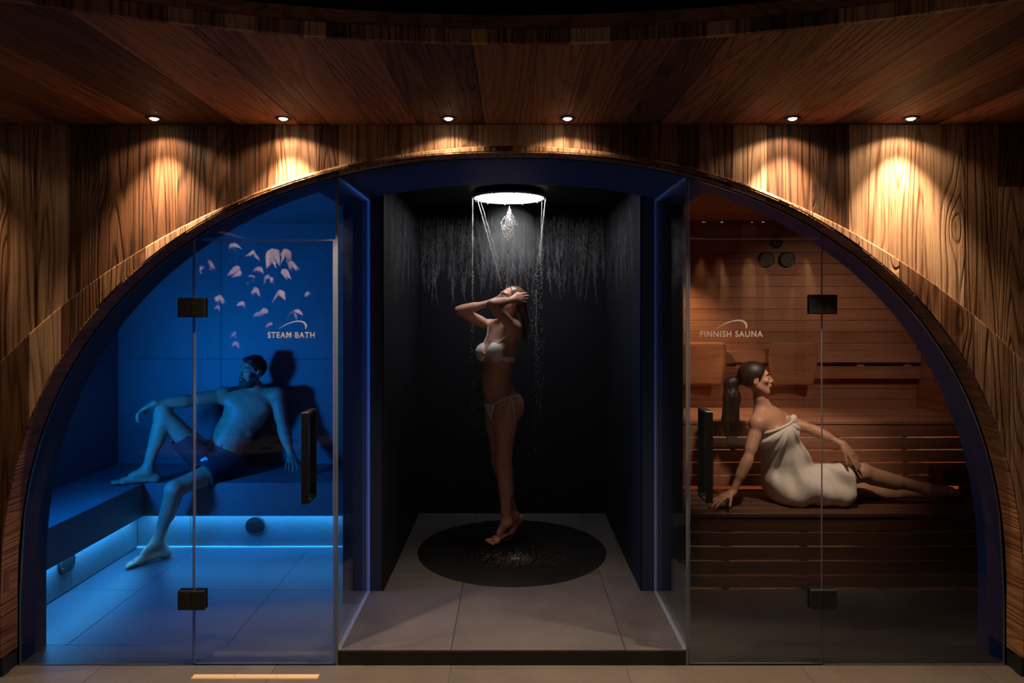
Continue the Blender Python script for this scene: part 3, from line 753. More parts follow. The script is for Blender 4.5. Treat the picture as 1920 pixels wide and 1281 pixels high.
def handle(parent, xc, z0, z1):
    t = 0.034; d = 0.014; y_out, y_in = -0.075, 0.070
    h = box('handle', xc-t/2, xc+t/2, y_out, y_out+d, z0, z1, M['black_metal'], parent, 0.001)
    g = box('inner_handle', xc-t/2, xc+t/2, y_in-d, y_in, z0, z1, M['black_metal'], parent, 0.001)
    for za in (z0, z1-d):
        box('stand_off', xc-t/2, xc+t/2, y_out+d, -0.0003, za, za+d, M['black_metal'], h)
        box('stand_off', xc-t/2, xc+t/2, GT+0.0003, y_in-d, za, za+d, M['black_metal'], g)
def hinge(parent, xc, zc):
    t = box('hinge', xc-0.067, xc+0.067, -0.016, -0.0004, zc-0.048, zc+0.048, M['black_metal'], parent, 0.002)
    box('hinge_plate', xc-0.067, xc+0.067, GT+0.0004, GT+0.012, zc-0.048, zc+0.048, M['black_metal'], t, 0.002)
    for sx in (-1, 1):
        box('cover_cap', xc+sx*0.034-0.031, xc+sx*0.034+0.031, -0.0185, -0.0162, zc-0.044, zc+0.044, M['black_metal'], t, 0.001)
def zpx(py): return CAM_Z - (py-579)/379.8
def xpx(px): return (px-960)/379.8
def glass_door(name, lb, x0, x1, curved, txt, tx0, tx1, tz, hx, hz, gx_, g0, g1, sw, sw_):
    d = empty(name, ((x0+x1)/2, 0, 0)); tag(d, lb, 'glass door', kind='structure')
    pane_arch('pane', x0, x1, 0.008, edge_curve_top if curved else DT, d)
    box('door_glow_strip', x0, x0+sw_, -0.0014, -0.0004, 0.010, edge_curve_top(x0)-0.002, M['edge'], d)  # strips added to draw the bright lines of the lit pane edges
    box('door_glow_strip', x1-sw_, x1, -0.0014, -0.0004, 0.010, DT-0.002, M['edge'], d)
    box('door_glow_strip', x0+sw_+0.03, x1-sw_, -0.0014, -0.0004, DT-0.002-sw_*0.7, DT-0.002, M['edge'], d)
    for zz in hz: hinge(d, hx, zz)
    handle(d, gx_, g0, g1)
    text_mesh('lettering', txt, (tx0+tx1)/2, tz, 0.041, tx1-tx0, M['letter'], d)
    swoosh(sw[0], sw[1], sw[2], M['letter'], d)
glass_door('door_1', 'clear glass steam bath door with black hinges and lettering', XL0, XL1, True, 'STEAM BATH', xpx(502), xpx(590), zpx(634), xpx(361), (zpx(577), zpx(1124)), xpx(580), zpx(938), zpx(770), (xpx(549), zpx(617), 0.140), 0.012)
glass_door('door_2', 'clear glass sauna door with black hinges and lettering', XR0, XR1, True, 'FINNISH SAUNA', xpx(1313), xpx(1430), zpx(632), xpx(1542), (zpx(571), zpx(1122)), xpx(1322), zpx(936), zpx(768), (xpx(1372), zpx(617), 0.155), 0.004)

# drain channel in the lobby floor
dr = empty('floor_drain', (xpx(478), -0.10, 0)); tag(dr, 'long brass coloured drain channel in the floor before the steam bath', 'drain')
x0, x1 = P(360, 1272, -0.11)[0], P(597, 1272, -0.11)[0]
box('frame', x0, x1, -0.125, -0.085, -0.004, 0.0012, plain('brass', (0.62, 0.44, 0.27), 0.35, 0.15), dr, 0.001)
for k in range(3):
    w = (x1-x0)/3
    box('cover', x0+k*w+0.004, x0+(k+1)*w-0.002, -0.120, -0.090, 0.0013, 0.0032, plain('brass_cover', (0.72, 0.53, 0.34), 0.3, 0.15), dr, 0.001)

# ================================================================== FIGURES
# Bodies are grown as one continuous surface: rounded, tapered volumes along the posed skeleton are
# blended in a distance field and skinned with surface nets.
def V3(*a): return np.array(a, dtype=float)
def unit(v): v = np.asarray(v, float); return v/(np.linalg.norm(v)+1e-12)
def perp(v, d):
    d = unit(d); v = np.asarray(v, float); return unit(v - d*np.dot(v, d))
class Field:
    def __init__(s, lo, hi, h):
        s.lo = np.array(lo, float); s.h = h
        s.n = np.ceil((np.array(hi)-s.lo)/h).astype(int)+1
        s.F = np.full(s.n, 0.25, np.float32)
    def sub(s, lo, hi):
        a = np.clip(np.floor((np.array(lo)-s.lo)/s.h).astype(int), 0, s.n-1)
        b = np.clip(np.ceil((np.array(hi)-s.lo)/s.h).astype(int)+1, 1, s.n)
        sl = tuple(slice(i, j) for i, j in zip(a, b))
        ax = [(s.lo[k] + s.h*np.arange(a[k], b[k])).astype(np.float32) for k in range(3)]
        return sl, ax[0][:, None, None], ax[1][None, :, None], ax[2][None, None, :]
    def full(s): return s.sub(s.lo, s.lo+s.h*s.n)
    def comb(s, sl, d, k, cut=False):
        F = s.F[sl]; d = d.astype(np.float32)
        if cut:
            d = -d; hh = np.maximum(k-np.abs(F-d), 0)/k; s.F[sl] = np.maximum(F, d) + hh*hh*k*0.25
        else:
            hh = np.maximum(k-np.abs(F-d), 0)/k; s.F[sl] = np.minimum(F, d) - hh*hh*k*0.25
    def cone(s, a, b, ra, rb, k=0.02, flat=None, q=1.0):
        """tapered capsule; flat: direction squashed by q"""
        a = np.asarray(a, float); b = np.asarray(b, float); m = max(ra, rb)+k+3*s.h
        sl, X, Y, Z = s.sub(np.minimum(a, b)-m, np.maximum(a, b)+m)
        ba = b-a; L2 = float(np.dot(ba, ba))+1e-12
        t = np.clip(((X-a[0])*ba[0]+(Y-a[1])*ba[1]+(Z-a[2])*ba[2])/L2, 0, 1)
        x, y, z = X-a[0]-t*ba[0], Y-a[1]-t*ba[1], Z-a[2]-t*ba[2]
        d2 = x*x+y*y+z*z
        if flat is not None:
            f = unit(flat); c = x*f[0]+y*f[1]+z*f[2]; d2 = d2 + (q*q-1)*c*c
        s.comb(sl, np.sqrt(d2) - (ra+(rb-ra)*t), k)
    def ell_d(s, c, axes, r, pad):
        c = np.asarray(c, float); m = max(r)+pad+3*s.h
        sl, X, Y, Z = s.sub(c-m, c+m); x, y, z = X-c[0], Y-c[1], Z-c[2]
        k0 = 0; k1 = 0
        for A, rr in zip(axes, r):
            u = (x*A[0]+y*A[1]+z*A[2])/rr; k0 = k0+u*u; k1 = k1+(u/rr)**2
        k0 = np.sqrt(k0); k1 = np.sqrt(k1)+1e-9
        return sl, k0*(k0-1)/k1
    def ell(s, c, axes, r, k=0.02, cut=False):
        sl, d = s.ell_d(c, axes, r, k); s.comb(sl, d, k, cut)
    def copy_of(s):
        o = Field.__new__(Field); o.lo = s.lo; o.h = s.h; o.n = s.n; o.F = s.F.copy(); return o
    def mesh(s, name, mat, parent=None, smooth=2):
        V, Q = surface_nets(s.F, s.lo, s.h, smooth)
        me = bpy.data.meshes.new(name)
        me.vertices.add(len(V)); me.vertices.foreach_set('co', V.astype(np.float32).ravel())
        me.loops.add(len(Q)*4); me.loops.foreach_set('vertex_index', Q.astype(np.int32).ravel())
        me.polygons.add(len(Q)); me.polygons.foreach_set('loop_start', np.arange(0, len(Q)*4, 4, dtype=np.int32))
        me.update(calc_edges=True); me.validate()
        return link_mesh(name, me, mat, parent, True)
def surface_nets(F, lo, h, smooth=2):
    ins = F < 0
    n = np.array(F.shape)-1
    cnt = np.zeros(n, np.int8)
    for i in (0, 1):
        for j in (0, 1):
            for k in (0, 1): cnt += ins[i:n[0]+i, j:n[1]+j, k:n[2]+k]
    act = np.argwhere((cnt > 0) & (cnt < 8))
    idx = np.full(n, -1, np.int32); idx[tuple(act.T)] = np.arange(len(act))
    acc = np.zeros((len(act), 3)); w = np.zeros(len(act))
    corners = [(i, j, k) for i in (0, 1) for j in (0, 1) for k in (0, 1)]
    val = {c: F[act[:, 0]+c[0], act[:, 1]+c[1], act[:, 2]+c[2]] for c in corners}
    for c in corners:
        for ax in range(3):
            if c[ax]: continue
            e = list(c); e[ax] = 1; e = tuple(e)
            a, b = val[c], val[e]; m = (a < 0) != (b < 0)
            t = np.where(m, a/np.where(m, a-b, 1), 0)
            p = np.array(c, float)[None].repeat(len(act), 0); p[:, ax] += t
            acc[m] += p[m]; w[m] += 1
    V = (act + acc/np.maximum(w, 1)[:, None])
    quads = []
    for ax in range(3):
        u, v = [(1, 2), (2, 0), (0, 1)][ax]
        sl0 = [slice(None)]*3; sl1 = [slice(None)]*3
        sl0[ax] = slice(0, F.shape[ax]-1); sl1[ax] = slice(1, F.shape[ax])
        a = ins[tuple(sl0)]; b = ins[tuple(sl1)]
        ed = np.argwhere(a != b)
        ok = (ed[:, u] > 0) & (ed[:, v] > 0) & (ed[:, u] < F.shape[u]-1) & (ed[:, v] < F.shape[v]-1)
        ed = ed[ok]; flip = a[tuple(ed.T)]
        def cell(du, dv):
            c = ed.copy(); c[:, u] -= du; c[:, v] -= dv; return idx[tuple(c.T)]
        q = np.stack([cell(1, 1), cell(0, 1), cell(0, 0), cell(1, 0)], 1)
        q[~flip] = q[~flip][:, ::-1]
        quads.append(q)
    Q = np.concatenate(quads) if quads else np.zeros((0, 4), int)
    Q = Q[(Q >= 0).all(1)]
    for _ in range(smooth):
        s_ = np.zeros_like(V); c_ = np.zeros(len(V))
        for i in range(4):
            a, b = Q[:, i], Q[:, (i+1) % 4]
            for k in range(3):
                s_[:, k] += np.bincount(a, V[b, k], len(V)) + np.bincount(b, V[a, k], len(V))
            c_ += np.bincount(a, minlength=len(V)) + np.bincount(b, minlength=len(V))
        V = 0.45*V + 0.55*s_/np.maximum(c_, 1)[:, None]
    return lo + h*V, Q

def head(f, c, F, U, male=False, sc=1.0):
    """head with face: c centre, F face direction, U up"""
    F = unit(F); U = perp(U, F); Lf = np.cross(U, F); ax = (Lf, F, U)
    def p(l, fo, u): return c + sc*(Lf*l + F*fo + U*u)
    def e(l, fo, u, r, k=0.015, cut=False): f.ell(p(l, fo, u), ax, [x*sc for x in r], k, cut)
    e(0, -0.014, 0.030, (0.074, 0.094, 0.084), 0.02)
    e(0, 0.022, -0.035, (0.056, 0.066, 0.078), 0.03)
    e(0, 0.058, -0.093, (0.027 if not male else 0.033, 0.024, 0.020), 0.025)          # chin
    for s in (-1, 1):
        f.cone(p(s*0.055, 0.0, -0.045), p(s*0.026, 0.058, -0.090), 0.018*sc, 0.014*sc, 0.03)   # jaw line
        e(s*0.044, 0.060, -0.012, (0.020, 0.020, 0.017), 0.02)                        # cheek bone
    e(0, 0.070, 0.034, (0.050, 0.018, 0.012 if male else 0.009), 0.018)              # brow
    for s in (-1, 1):
        e(s*0.031, 0.098, 0.012, (0.019, 0.020, 0.011), 0.012, True)                 # eye sockets
        e(s*0.031, 0.071, 0.010, (0.0150, 0.0140, 0.0115), 0.004)                    # lids
    f.cone(p(0, 0.083, 0.022), p(0, 0.106, -0.022), 0.0085*sc, 0.0105*sc, 0.010)     # nose
    for s in (-1, 1): e(s*0.011, 0.093, -0.027, (0.008, 0.011, 0.008), 0.006)
    e(0, 0.082, -0.052, (0.026, 0.014, 0.016), 0.012)                                # mouth mound
    e(0, 0.094, -0.0485, (0.021, 0.008, 0.0055), 0.004); e(0, 0.0925, -0.0605, (0.019, 0.008, 0.0065), 0.004)
    e(0, 0.102, -0.0545, (0.022, 0.010, 0.0022), 0.003, True)
    e(0, 0.086, -0.0735, (0.016, 0.008, 0.006), 0.01, True)
    for s in (-1, 1):
        f.ell(p(s*0.077, -0.008, -0.004), (Lf, unit(F*0.95-U*0.3), unit(U*0.95+F*0.3)), [0.009*sc, 0.019*sc, 0.031*sc], 0.006)
        e(s*0.086, -0.004, 0.0, (0.006, 0.009, 0.015), 0.005, True)
    return p, ax

def hand(f, w, D, N_, thumb, size=1.0, curl=(0.25, 0.3, 0.35, 0.4), spread=0.10, thumb_out=0.7, tcurl=0.3):
    """w wrist, D finger direction, N_ palm normal (palm side), thumb +1/-1 which side along D x N"""
    D = unit(D); N_ = perp(N_, D); S = np.cross(D, N_)*thumb
    z = size
    pc = w + D*0.048*z
    f.cone(w, w+D*0.03*z, 0.026*z, 0.028*z, 0.02, N_, 1.45)
    f.ell(pc, (D, S, N_), [0.052*z, 0.040*z, 0.0165*z], 0.012)
    f.cone(w+D*0.02*z+S*0.018*z, w+D*0.045*z+S*0.034*z+N_*0.006*z, 0.017*z, 0.0135*z, 0.012)
    lens = [(0.044, 0.026, 0.021), (0.048, 0.030, 0.022), (0.044, 0.028, 0.021), (0.034, 0.021, 0.018)]
    offs = [0.030, 0.0105, -0.0095, -0.0285]; base = [0.086, 0.090, 0.086, 0.078]
    for i in range(4):
        a = w + D*base[i]*z + S*offs[i]*z
        sp = (1.5-i)*spread; d = unit(D*math.cos(sp)+S*math.sin(sp))
        r = [0.0088, 0.0090, 0.0086, 0.0076][i]*z
        f.cone(a-D*0.03*z, a, r*1.05, r*1.05, 0.008)
        ang = curl[i]*0.6
        for j, l in enumerate(lens[i]):
            dd = unit(d*math.cos(ang)+N_*math.sin(ang)); b = a + dd*l*z
            f.cone(a, b, r*(1-0.06*j), r*(0.95-0.08*j), 0.0035); a = b
            ang += curl[i]
    a = w + D*0.035*z + S*0.032*z + N_*0.004*z
    d = unit(D*math.cos(thumb_out)+S*math.sin(thumb_out)+N_*0.25)
    for j, l in enumerate((0.036, 0.030, 0.024)):
        b = a + d*l*z; f.cone(a, b, 0.0105*z*(1-0.06*j), 0.0098*z*(1-0.08*j), 0.004)
        a = b; d = unit(d + D*tcurl + N_*0.12)

def foot(f, ankle, heel, ball, toe, up, r=1.0, side=1):
    """side +1: big toe lies along cross(up, forward)"""
    fw = unit(toe-heel); up = perp(up, fw); S = np.cross(up, fw)*side
    f.cone(ankle, heel, 0.036*r, 0.031*r, 0.03)
    f.cone(ankle, (ankle*0.35+ball*0.65)+up*0.006, 0.036*r, 0.028*r, 0.03)
    f.cone(heel, ball, 0.028*r, 0.026*r, 0.03, up, 1.15)
    f.cone(ball+S*0.018*r, ball-S*0.022*r, 0.024*r, 0.019*r, 0.025)
    for i in range(5):
        o = (0.030-0.0158*i)*r; l = np.linalg.norm(toe-ball)*[1.0, 0.98, 0.9, 0.78, 0.62][i]
        rr = [0.0115, 0.0082, 0.0078, 0.0074, 0.0070][i]*r
        a = ball + S*o*0.8; d = unit(toe-ball)
        f.cone(a, a + d*l + S*o*0.42, rr*1.15, rr, 0.003)

def torso(f, J, male):
    hl = unit(J['hipL']-J['hipR']); sl_ = unit(J['shL']-J['shR'])
    up1 = unit(J['waist']-J['pelvis']); fw1 = perp(np.cross(hl, up1), up1); hl1 = np.cross(up1, fw1)
    up2 = unit(J['neck']-J['chest']); fw2 = perp(np.cross(sl_, up2), up2); sl2 = np.cross(up2, fw2)
    upm = unit(J['chest']-J['waist']); fwm = perp(fw1+fw2, upm); slm = np.cross(upm, fwm)
    k = 1.0 if male else 0.90
    pw = 0.162 if male else 0.168
    f.ell(J['pelvis'], (hl1, fw1, up1), [pw*k, 0.105*k, 0.115], 0.04)
    f.ell(J['waist'], (slm, fwm, upm), [(0.140 if male else 0.118)*k, (0.100 if male else 0.088)*k, 0.13], 0.07)
    f.cone(J['pelvis'], J['waist'], 0.115*k, 0.098*k, 0.05)
    f.cone(J['waist'], J['chest'], 0.098*k, 0.110*k, 0.05)
    f.ell(J['chest'], (sl2, fw2, up2), [(0.165 if male else 0.140)*k, 0.112*k, 0.165], 0.06)
    uc = J['chest']*0.35+J['neck']*0.65
    f.ell(uc, (sl2, fw2, up2), [0.15*k, 0.085*k, 0.075], 0.05)
    for s in ('L', 'R'):
        sh = J['sh'+s]
        f.cone(uc-fw2*0.01, sh, 0.068*k, 0.058*k, 0.05)
        f.cone(J['neck']*0.75+J['ntop']*0.25-fw2*0.012, sh+up2*0.006, 0.042*k, 0.036*k, 0.04)
        f.cone(J['neck']+fw2*0.045-up2*0.02, sh+fw2*0.03+up2*0.01, 0.012, 0.014, 0.03)     # collar bone
    f.cone(J['neck']-up2*0.03, J['ntop'], 0.062*k if male else 0.052, 0.056*k if male else 0.047, 0.03)
    for s, nm in ((1, 'hipL'), (-1, 'hipR')):
        f.ell(J[nm]-fw1*0.055-up1*0.02, (hl1, fw1, up1), [0.082, 0.082, 0.09], 0.05)
    f.ell(J['waist']*0.55+J['pelvis']*0.45+fw1*0.035, (hl1, fw1, up1), [0.095*k, 0.07, 0.10], 0.05)
    return dict(hl=hl1, fw1=fw1, up1=up1, sl=sl2, fw2=fw2, up2=up2, slm=slm, fwm=fwm, upm=upm)
def limb_arm(f, sh, el, wr, male):
    k = 1.0 if male else 0.75
    f.ell(sh, (V3(1,0,0), V3(0,1,0), V3(0,0,1)), [0.060*k]*3, 0.03)
    f.cone(sh, el, 0.052*k, 0.041*k, 0.025)
    m = sh*0.5+el*0.5; f.cone(m-(el-sh)*0.15, m+(el-sh)*0.2, 0.050*k, 0.047*k, 0.02)
    f.cone(el, wr, 0.041*k, 0.0275*k, 0.02)
    m = el*0.72+wr*0.28; f.cone(m-(wr-el)*0.12, m+(wr-el)*0.18, 0.046*k, 0.038*k, 0.025)
def limb_leg(f, hip, kn, an, male, back):
    k = 1.0 if male else 0.97
    f.cone(hip, kn, 0.088*k, 0.058*k, 0.035)
    m = hip*0.62+kn*0.38; f.cone(hip*0.8+kn*0.2, m, 0.092*k, 0.080*k, 0.03)
    f.ell(kn, (V3(1,0,0), V3(0,1,0), V3(0,0,1)), [0.056*k]*3, 0.02)
    f.cone(kn, an, 0.052*k, 0.036*k, 0.025)
    b = unit(back); m = kn*0.70+an*0.30 + b*0.016
    f.cone(m-(an-kn)*0.14, m+(an-kn)*0.20, 0.053*k, 0.043*k, 0.03)

M['skin']  = plain('skin', (0.64, 0.365, 0.285), 0.45, noise=0.07, nscale=14, bump=0.02, spec=0.4)
M['skin3'] = plain('warm_skin', (0.58, 0.325, 0.225), 0.45, noise=0.07, nscale=14, bump=0.02, spec=0.4)
M['skin2'] = plain('tanned_skin', (0.56, 0.31, 0.20), 0.45, noise=0.07, nscale=14, bump=0.02, spec=0.4)
M['hair']  = plain('dark_brown_hair', (0.016, 0.009, 0.006), 0.5, noise=0.4, nscale=70, bump=0.3)
M['hair2'] = plain('wet_brown_hair', (0.17, 0.092, 0.058), 0.28, noise=0.4, nscale=60, bump=0.3)
M['beard'] = plain('brown_beard', (0.085, 0.052, 0.034), 0.7, noise=0.4, nscale=160, bump=0.5)
M['brow']  = plain('brow_hair', (0.05, 0.025, 0.015), 0.6)
M['lip']   = plain('lips', (0.50, 0.19, 0.15), 0.4, noise=0.05, nscale=60)
M['bikini'] = plain('white_bikini_fabric', (0.90, 0.86, 0.88), 0.7, noise=0.05, nscale=150, bump=0.1)
M['shorts'] = plain('dark_swim_shorts', (0.035, 0.04, 0.05), 0.7, noise=0.2, nscale=120, bump=0.15)
M['patch'] = plain('woven_patch', (0.7, 0.7, 0.7), 0.6, noise=0.35, nscale=220)

def plane_d(f, sl, X, Y, Z, c, n): n = unit(n); return (X-c[0])*n[0]+(Y-c[1])*n[1]+(Z-c[2])*n[2]
def face_extras(body, c, F, U, root, h=0.003, beard=False, sc=1.0, lips=True):
    """brows, lips and lashes as thin shells over the face"""
    F = unit(F); U = perp(U, F); Lf = np.cross(U, F); ax = (Lf, F, U)
    def p(l, fo, u): return c + sc*(Lf*l + F*fo + U*u)
    for s in (-1, 1):
        cc = p(s*0.031, 0.083, 0.02)
        g = Field(cc-0.045, cc+0.045, 0.0022)
        pts = [p(s*0.014, 0.0905, 0.0300), p(s*0.030, 0.0875, 0.0350), p(s*0.047, 0.0735, 0.0315)]
        for a, b in zip(pts[:-1], pts[1:]): g.cone(a, b, 0.0034*sc, 0.0026*sc, 0.002)
        g.mesh('eyebrow', M['brow'], root, 1)
        g = Field(cc-0.045, cc+0.045, 0.0022)
        l0 = [p(s*0.017, 0.0825, 0.003), p(s*0.031, 0.0862, 0.0008), p(s*0.046, 0.0762, 0.0035)]
        for a, b in zip(l0[:-1], l0[1:]): g.cone(a, b, 0.0019*sc, 0.0017*sc, 0.002)
        g.mesh('eyelashes', M['brow'], root, 1)
    if lips:
        g = Field(p(0, 0.09, -0.055)-0.04, p(0, 0.09, -0.055)+0.04, 0.0025)
        g.ell(p(0, 0.0955, -0.0490), ax, [0.0205*sc, 0.0075*sc, 0.0048*sc], 0.002)
        g.ell(p(0, 0.0940, -0.0600), ax, [0.0185*sc, 0.0078*sc, 0.0058*sc], 0.002)
        g.mesh('lips', M['lip'], root, 1)
def shell(bodyF, t_out, t_in, lo, hi, regions, name, mat, root, smooth=1):
    """garment: skin offset outwards by t_out inside the given regions (list of callables -> signed distance)"""
    a = np.clip(np.floor((np.array(lo)-bodyF.lo)/bodyF.h).astype(int), 0, bodyF.n-2)
    b = np.clip(np.ceil((np.array(hi)-bodyF.lo)/bodyF.h).astype(int)+1, a+2, bodyF.n)
    g = Field.__new__(Field); g.h = bodyF.h; g.lo = bodyF.lo + a*bodyF.h; g.n = b-a
    D = bodyF.F[tuple(slice(i, j) for i, j in zip(a, b))]
    sl, X, Y, Z = g.sub(g.lo, g.lo+g.h*(g.n-1))
    R = None
    for fn in regions:
        r = fn(X, Y, Z); R = r if R is None else np.maximum(R, r)
    G = np.maximum(np.maximum(D - t_out, -(D + t_in)), np.broadcast_to(R, D.shape)).astype(np.float32)
    G[0], G[-1] = 0.1, 0.1; G[:, 0], G[:, -1] = 0.1, 0.1; G[:, :, 0], G[:, :, -1] = 0.1, 0.1
    g.F = G
    return g.mesh(name, mat, root, smooth)
def half(c, n):
    n = unit(n); c = np.asarray(c, float)
    return lambda X, Y, Z: (X-c[0])*n[0]+(Y-c[1])*n[1]+(Z-c[2])*n[2]
def ball_(c, r): 
    c = np.asarray(c, float); return lambda X, Y, Z: np.sqrt((X-c[0])**2+(Y-c[1])**2+(Z-c[2])**2)-r
def either(*fs): 
    def g(X, Y, Z):
        d = None
        for f_ in fs:
            v = f_(X, Y, Z); d = v if d is None else np.minimum(d, v)
        return d
    return g
def both(*fs):
    def g(X, Y, Z):
        d = None
        for f_ in fs:
            v = f_(X, Y, Z); d = v if d is None else np.maximum(d, v)
        return d
    return g
def cut_below(f, z, x0=-99, x1=99, y0=-99, y1=99):
    """flesh rests on (does not sink into) the solid block below height z"""
    sl, X, Y, Z = f.full()
    d = np.maximum(np.maximum(Z-z, np.maximum(x0-X, X-x1)), np.maximum(y0-Y, Y-y1))
    f.F = np.maximum(f.F, -d).astype(np.float32)
def snap(bodyF, p, off=0.004, it=14):
    """move p onto the skin"""
    p = np.array(p, float)
    def val(q):
        g = (q-bodyF.lo)/bodyF.h; i = np.clip(np.floor(g).astype(int), 0, bodyF.n-2); t = g-i; F = bodyF.F
        r = 0
        for a in (0, 1):
            for b in (0, 1):
                for c in (0, 1):
                    r += F[i[0]+a, i[1]+b, i[2]+c]*(t[0] if a else 1-t[0])*(t[1] if b else 1-t[1])*(t[2] if c else 1-t[2])
        return r
    e = 0.006
    for _ in range(it):
        v = val(p)-off
        gr = V3(val(p+V3(e,0,0))-val(p-V3(e,0,0)), val(p+V3(0,e,0))-val(p-V3(0,e,0)), val(p+V3(0,0,e))-val(p-V3(0,0,e)))/(2*e)
        n = np.linalg.norm(gr)
        if n < 1e-4: break
        p = p - 0.8*v*gr/n/max(n, 0.6)
        if abs(v) < 5e-4: break
    return p
def strap(bodyF, pts, r, name, mat, root, n=24, off=0.003):
    Q = []
    for a, b in zip(pts[:-1], pts[1:]):
        for k in range(n//(len(pts)-1)+1):
            t = k/(n//(len(pts)-1)+1); Q.append(snap(bodyF, np.array(a)*(1-t)+np.array(b)*t, off))
    Q.append(snap(bodyF, pts[-1], off))
    return tube(name, Q, r, mat, root, 6)
H = 0.0042

# ------------------------------------------------------------------ woman under the shower
def woman_shower():
    J = dict(pelvis=P(939, 748, 1.48), waist=P(931, 704, 1.48), chest=P(939, 650, 1.485), neck=P(950, 607, 1.49), ntop=P(957, 584, 1.485),
             hipL=P(948, 762, 1.415), hipR=P(931, 762, 1.545), shL=P(962, 614, 1.375), shR=P(921, 614, 1.615))
    lo = np.array([-0.52, 1.05, 0.06]); hi = np.array([0.20, 1.85, 1.98])
    f = Field(lo, hi, H); T = torso(f, J, False)
    # arms raised, hands in the hair
    eL, wL = P(922, 571, 1.20), P(962, 562, 1.36)
    eR, wR = P(861, 583, 1.50), P(922, 567, 1.49)
    limb_arm(f, J['shL'], eL, wL, False); limb_arm(f, J['shR'], eR, wR, False)
    hand(f, wL, P(985, 558, 1.43)-wL, V3(0.10, 0.9, -0.1), 1, 0.92, (0.22, 0.22, 0.24, 0.28), 0.05, 0.25, 0.1)
    hand(f, wR, P(955, 556, 1.52)-wR, V3(0.3, -0.35, 0.6), 1, 0.92, (0.25, 0.25, 0.3, 0.3), 0.08)
    # legs, on tiptoe
    kL, aL = P(944, 868, 1.40), P(950, 979, 1.47)
    kR, aR = P(937, 868, 1.53), P(962, 968, 1.595)
    limb_leg(f, J['hipL'], kL, aL, False, V3(0.7, 0.4, 0)); limb_leg(f, J['hipR'], kR, aR, False, V3(0.7, 0.4, 0))
    foot(f, aL, P(957, 995, 1.51), P(930, 1013, 1.475), P(914, 1018, 1.475), V3(-0.5, -0.35, 0.7), 0.9, -1)
    foot(f, aR, P(974, 973, 1.625), P(953, 1008, 1.57), P(939, 1012, 1.55), V3(-0.6, -0.3, 0.6), 0.9, 1)
    # bust
    b0 = J['chest'] - T['up2']*0.02
    bl = P(932, 660, 1.372); br = P(909, 661, 1.455)
    for b in (bl, br): f.ell(b, (T['sl'], T['fw2'], T['up2']), [0.062, 0.062, 0.062], 0.03)
    # head leaning back, face up to the left
    hc = P(957, 565, 1.475); Fd = V3(-0.86, -0.30, 0.40); Ud = V3(0.40, 0.05, 0.92)
    p, ax = head(f, hc, Fd, Ud, False, 0.96)
    cut_below(f, SZ+0.003)
    root = f.mesh('person', M['skin'])
    tag(root, 'woman in a white bikini standing on tiptoe under the shower, hands in her hair', 'person', kind='thing')
    face_extras(f, hc, Fd, Ud, root, sc=0.96)
    # wet hair swept back
    g = Field(hc-np.array([0.2, 0.2, 0.42]), hc+np.array([0.20, 0.20, 0.16]), 0.004); F_, U_ = ax[1], ax[2]
    def q(l, fo, u): return hc + 0.96*(ax[0]*l+ax[1]*fo+ax[2]*u)
    g.ell(q(0, -0.016, 0.032), ax, [0.078, 0.096, 0.087], 0.01)
    sl, X, Y, Z = g.full()
    cut = plane_d(g, sl, X, Y, Z, q(0, 0.040, 0.060), F_*0.93-U_*0.36); g.F = np.maximum(g.F, np.broadcast_to(cut, g.F.shape).astype(np.float32))
    cut = plane_d(g, sl, X, Y, Z, q(0, 0, -0.03), -U_); g.F = np.maximum(g.F, np.broadcast_to(cut, g.F.shape).astype(np.float32))
    a = q(0, -0.085, 0.02)
    for dx, r in ((0.0, 0.030), (-0.03, 0.022), (0.03, 0.022)):
        s0 = q(dx*1.2, -0.085, 0.01); e0 = P(986, 600, 1.51) + ax[0]*dx*0.6; e1 = P(984+dx*120, 640, 1.54) + ax[0]*dx*0.5
        g.cone(s0, e0, r+0.004, r-0.006, 0.02); g.cone(e0, e1, r-0.006, 0.004, 0.012)
    g.mesh('hair', M['hair2'], root, 2)
    # bikini top: cups, band, straps
    cup = either(ball_(bl+T['fw2']*0.030-T['up2']*0.004+T['sl']*0.006, 0.072), ball_(br+T['fw2']*0.026-T['up2']*0.004-T['sl']*0.010, 0.066))
    gap_ = either(half((bl+br)/2+T['sl']*0.009, -T['sl']*0.95+T['up2']*0.3), half((bl+br)/2-T['sl']*0.009, T['sl']*0.95+T['up2']*0.3))
    topcut = both(half(bl+T['up2']*0.058, T['up2']), gap_)
    band = both(half(b0-T['up2']*0.068, -T['up2']), half(b0-T['up2']*0.030, T['up2']+T['fw2']*0.12))
    nofrontgap = band
    chestbox = half(P(931, 660, 1.30)+V3(0, 0, 0), V3(0, -1, 0))
    noarm = half(J['shR']*0.5+J['shL']*0.5-T['up2']*0.05, T['up2'])
    shell(f, 0.0065, 0.003, b0-0.24, b0+0.24, [either(both(cup, topcut), band), noarm], 'bikini_top', M['bikini'], root, 2)
    strap(f, [bl+T['up2']*0.055+T['fw2']*0.03+T['sl']*0.012, P(951, 630, 1.37), P(957, 619, 1.385)], 0.0042, 'shoulder_strap', M['bikini'], root, 16)
    strap(f, [br+T['up2']*0.052+T['fw2']*0.02-T['sl']*0.008, P(910, 628, 1.50), P(920, 613, 1.55)], 0.0042, 'shoulder_strap', M['bikini'], root, 16)
    strap(f, [P(978, 625, 1.47), P(981, 645, 1.50), b0-T['fw2']*0.11-T['up2']*0.04+T['sl']*0.05], 0.0042, 'shoulder_strap', M['bikini'], root, 20)
    # bikini bottom: front and back triangle with side strings
    pv = J['pelvis']; hl, fw, up = T['hl'], T['fw1'], T['up1']
    cro = pv - up*0.135 + fw*0.02
    wtop = pv + up*0.005
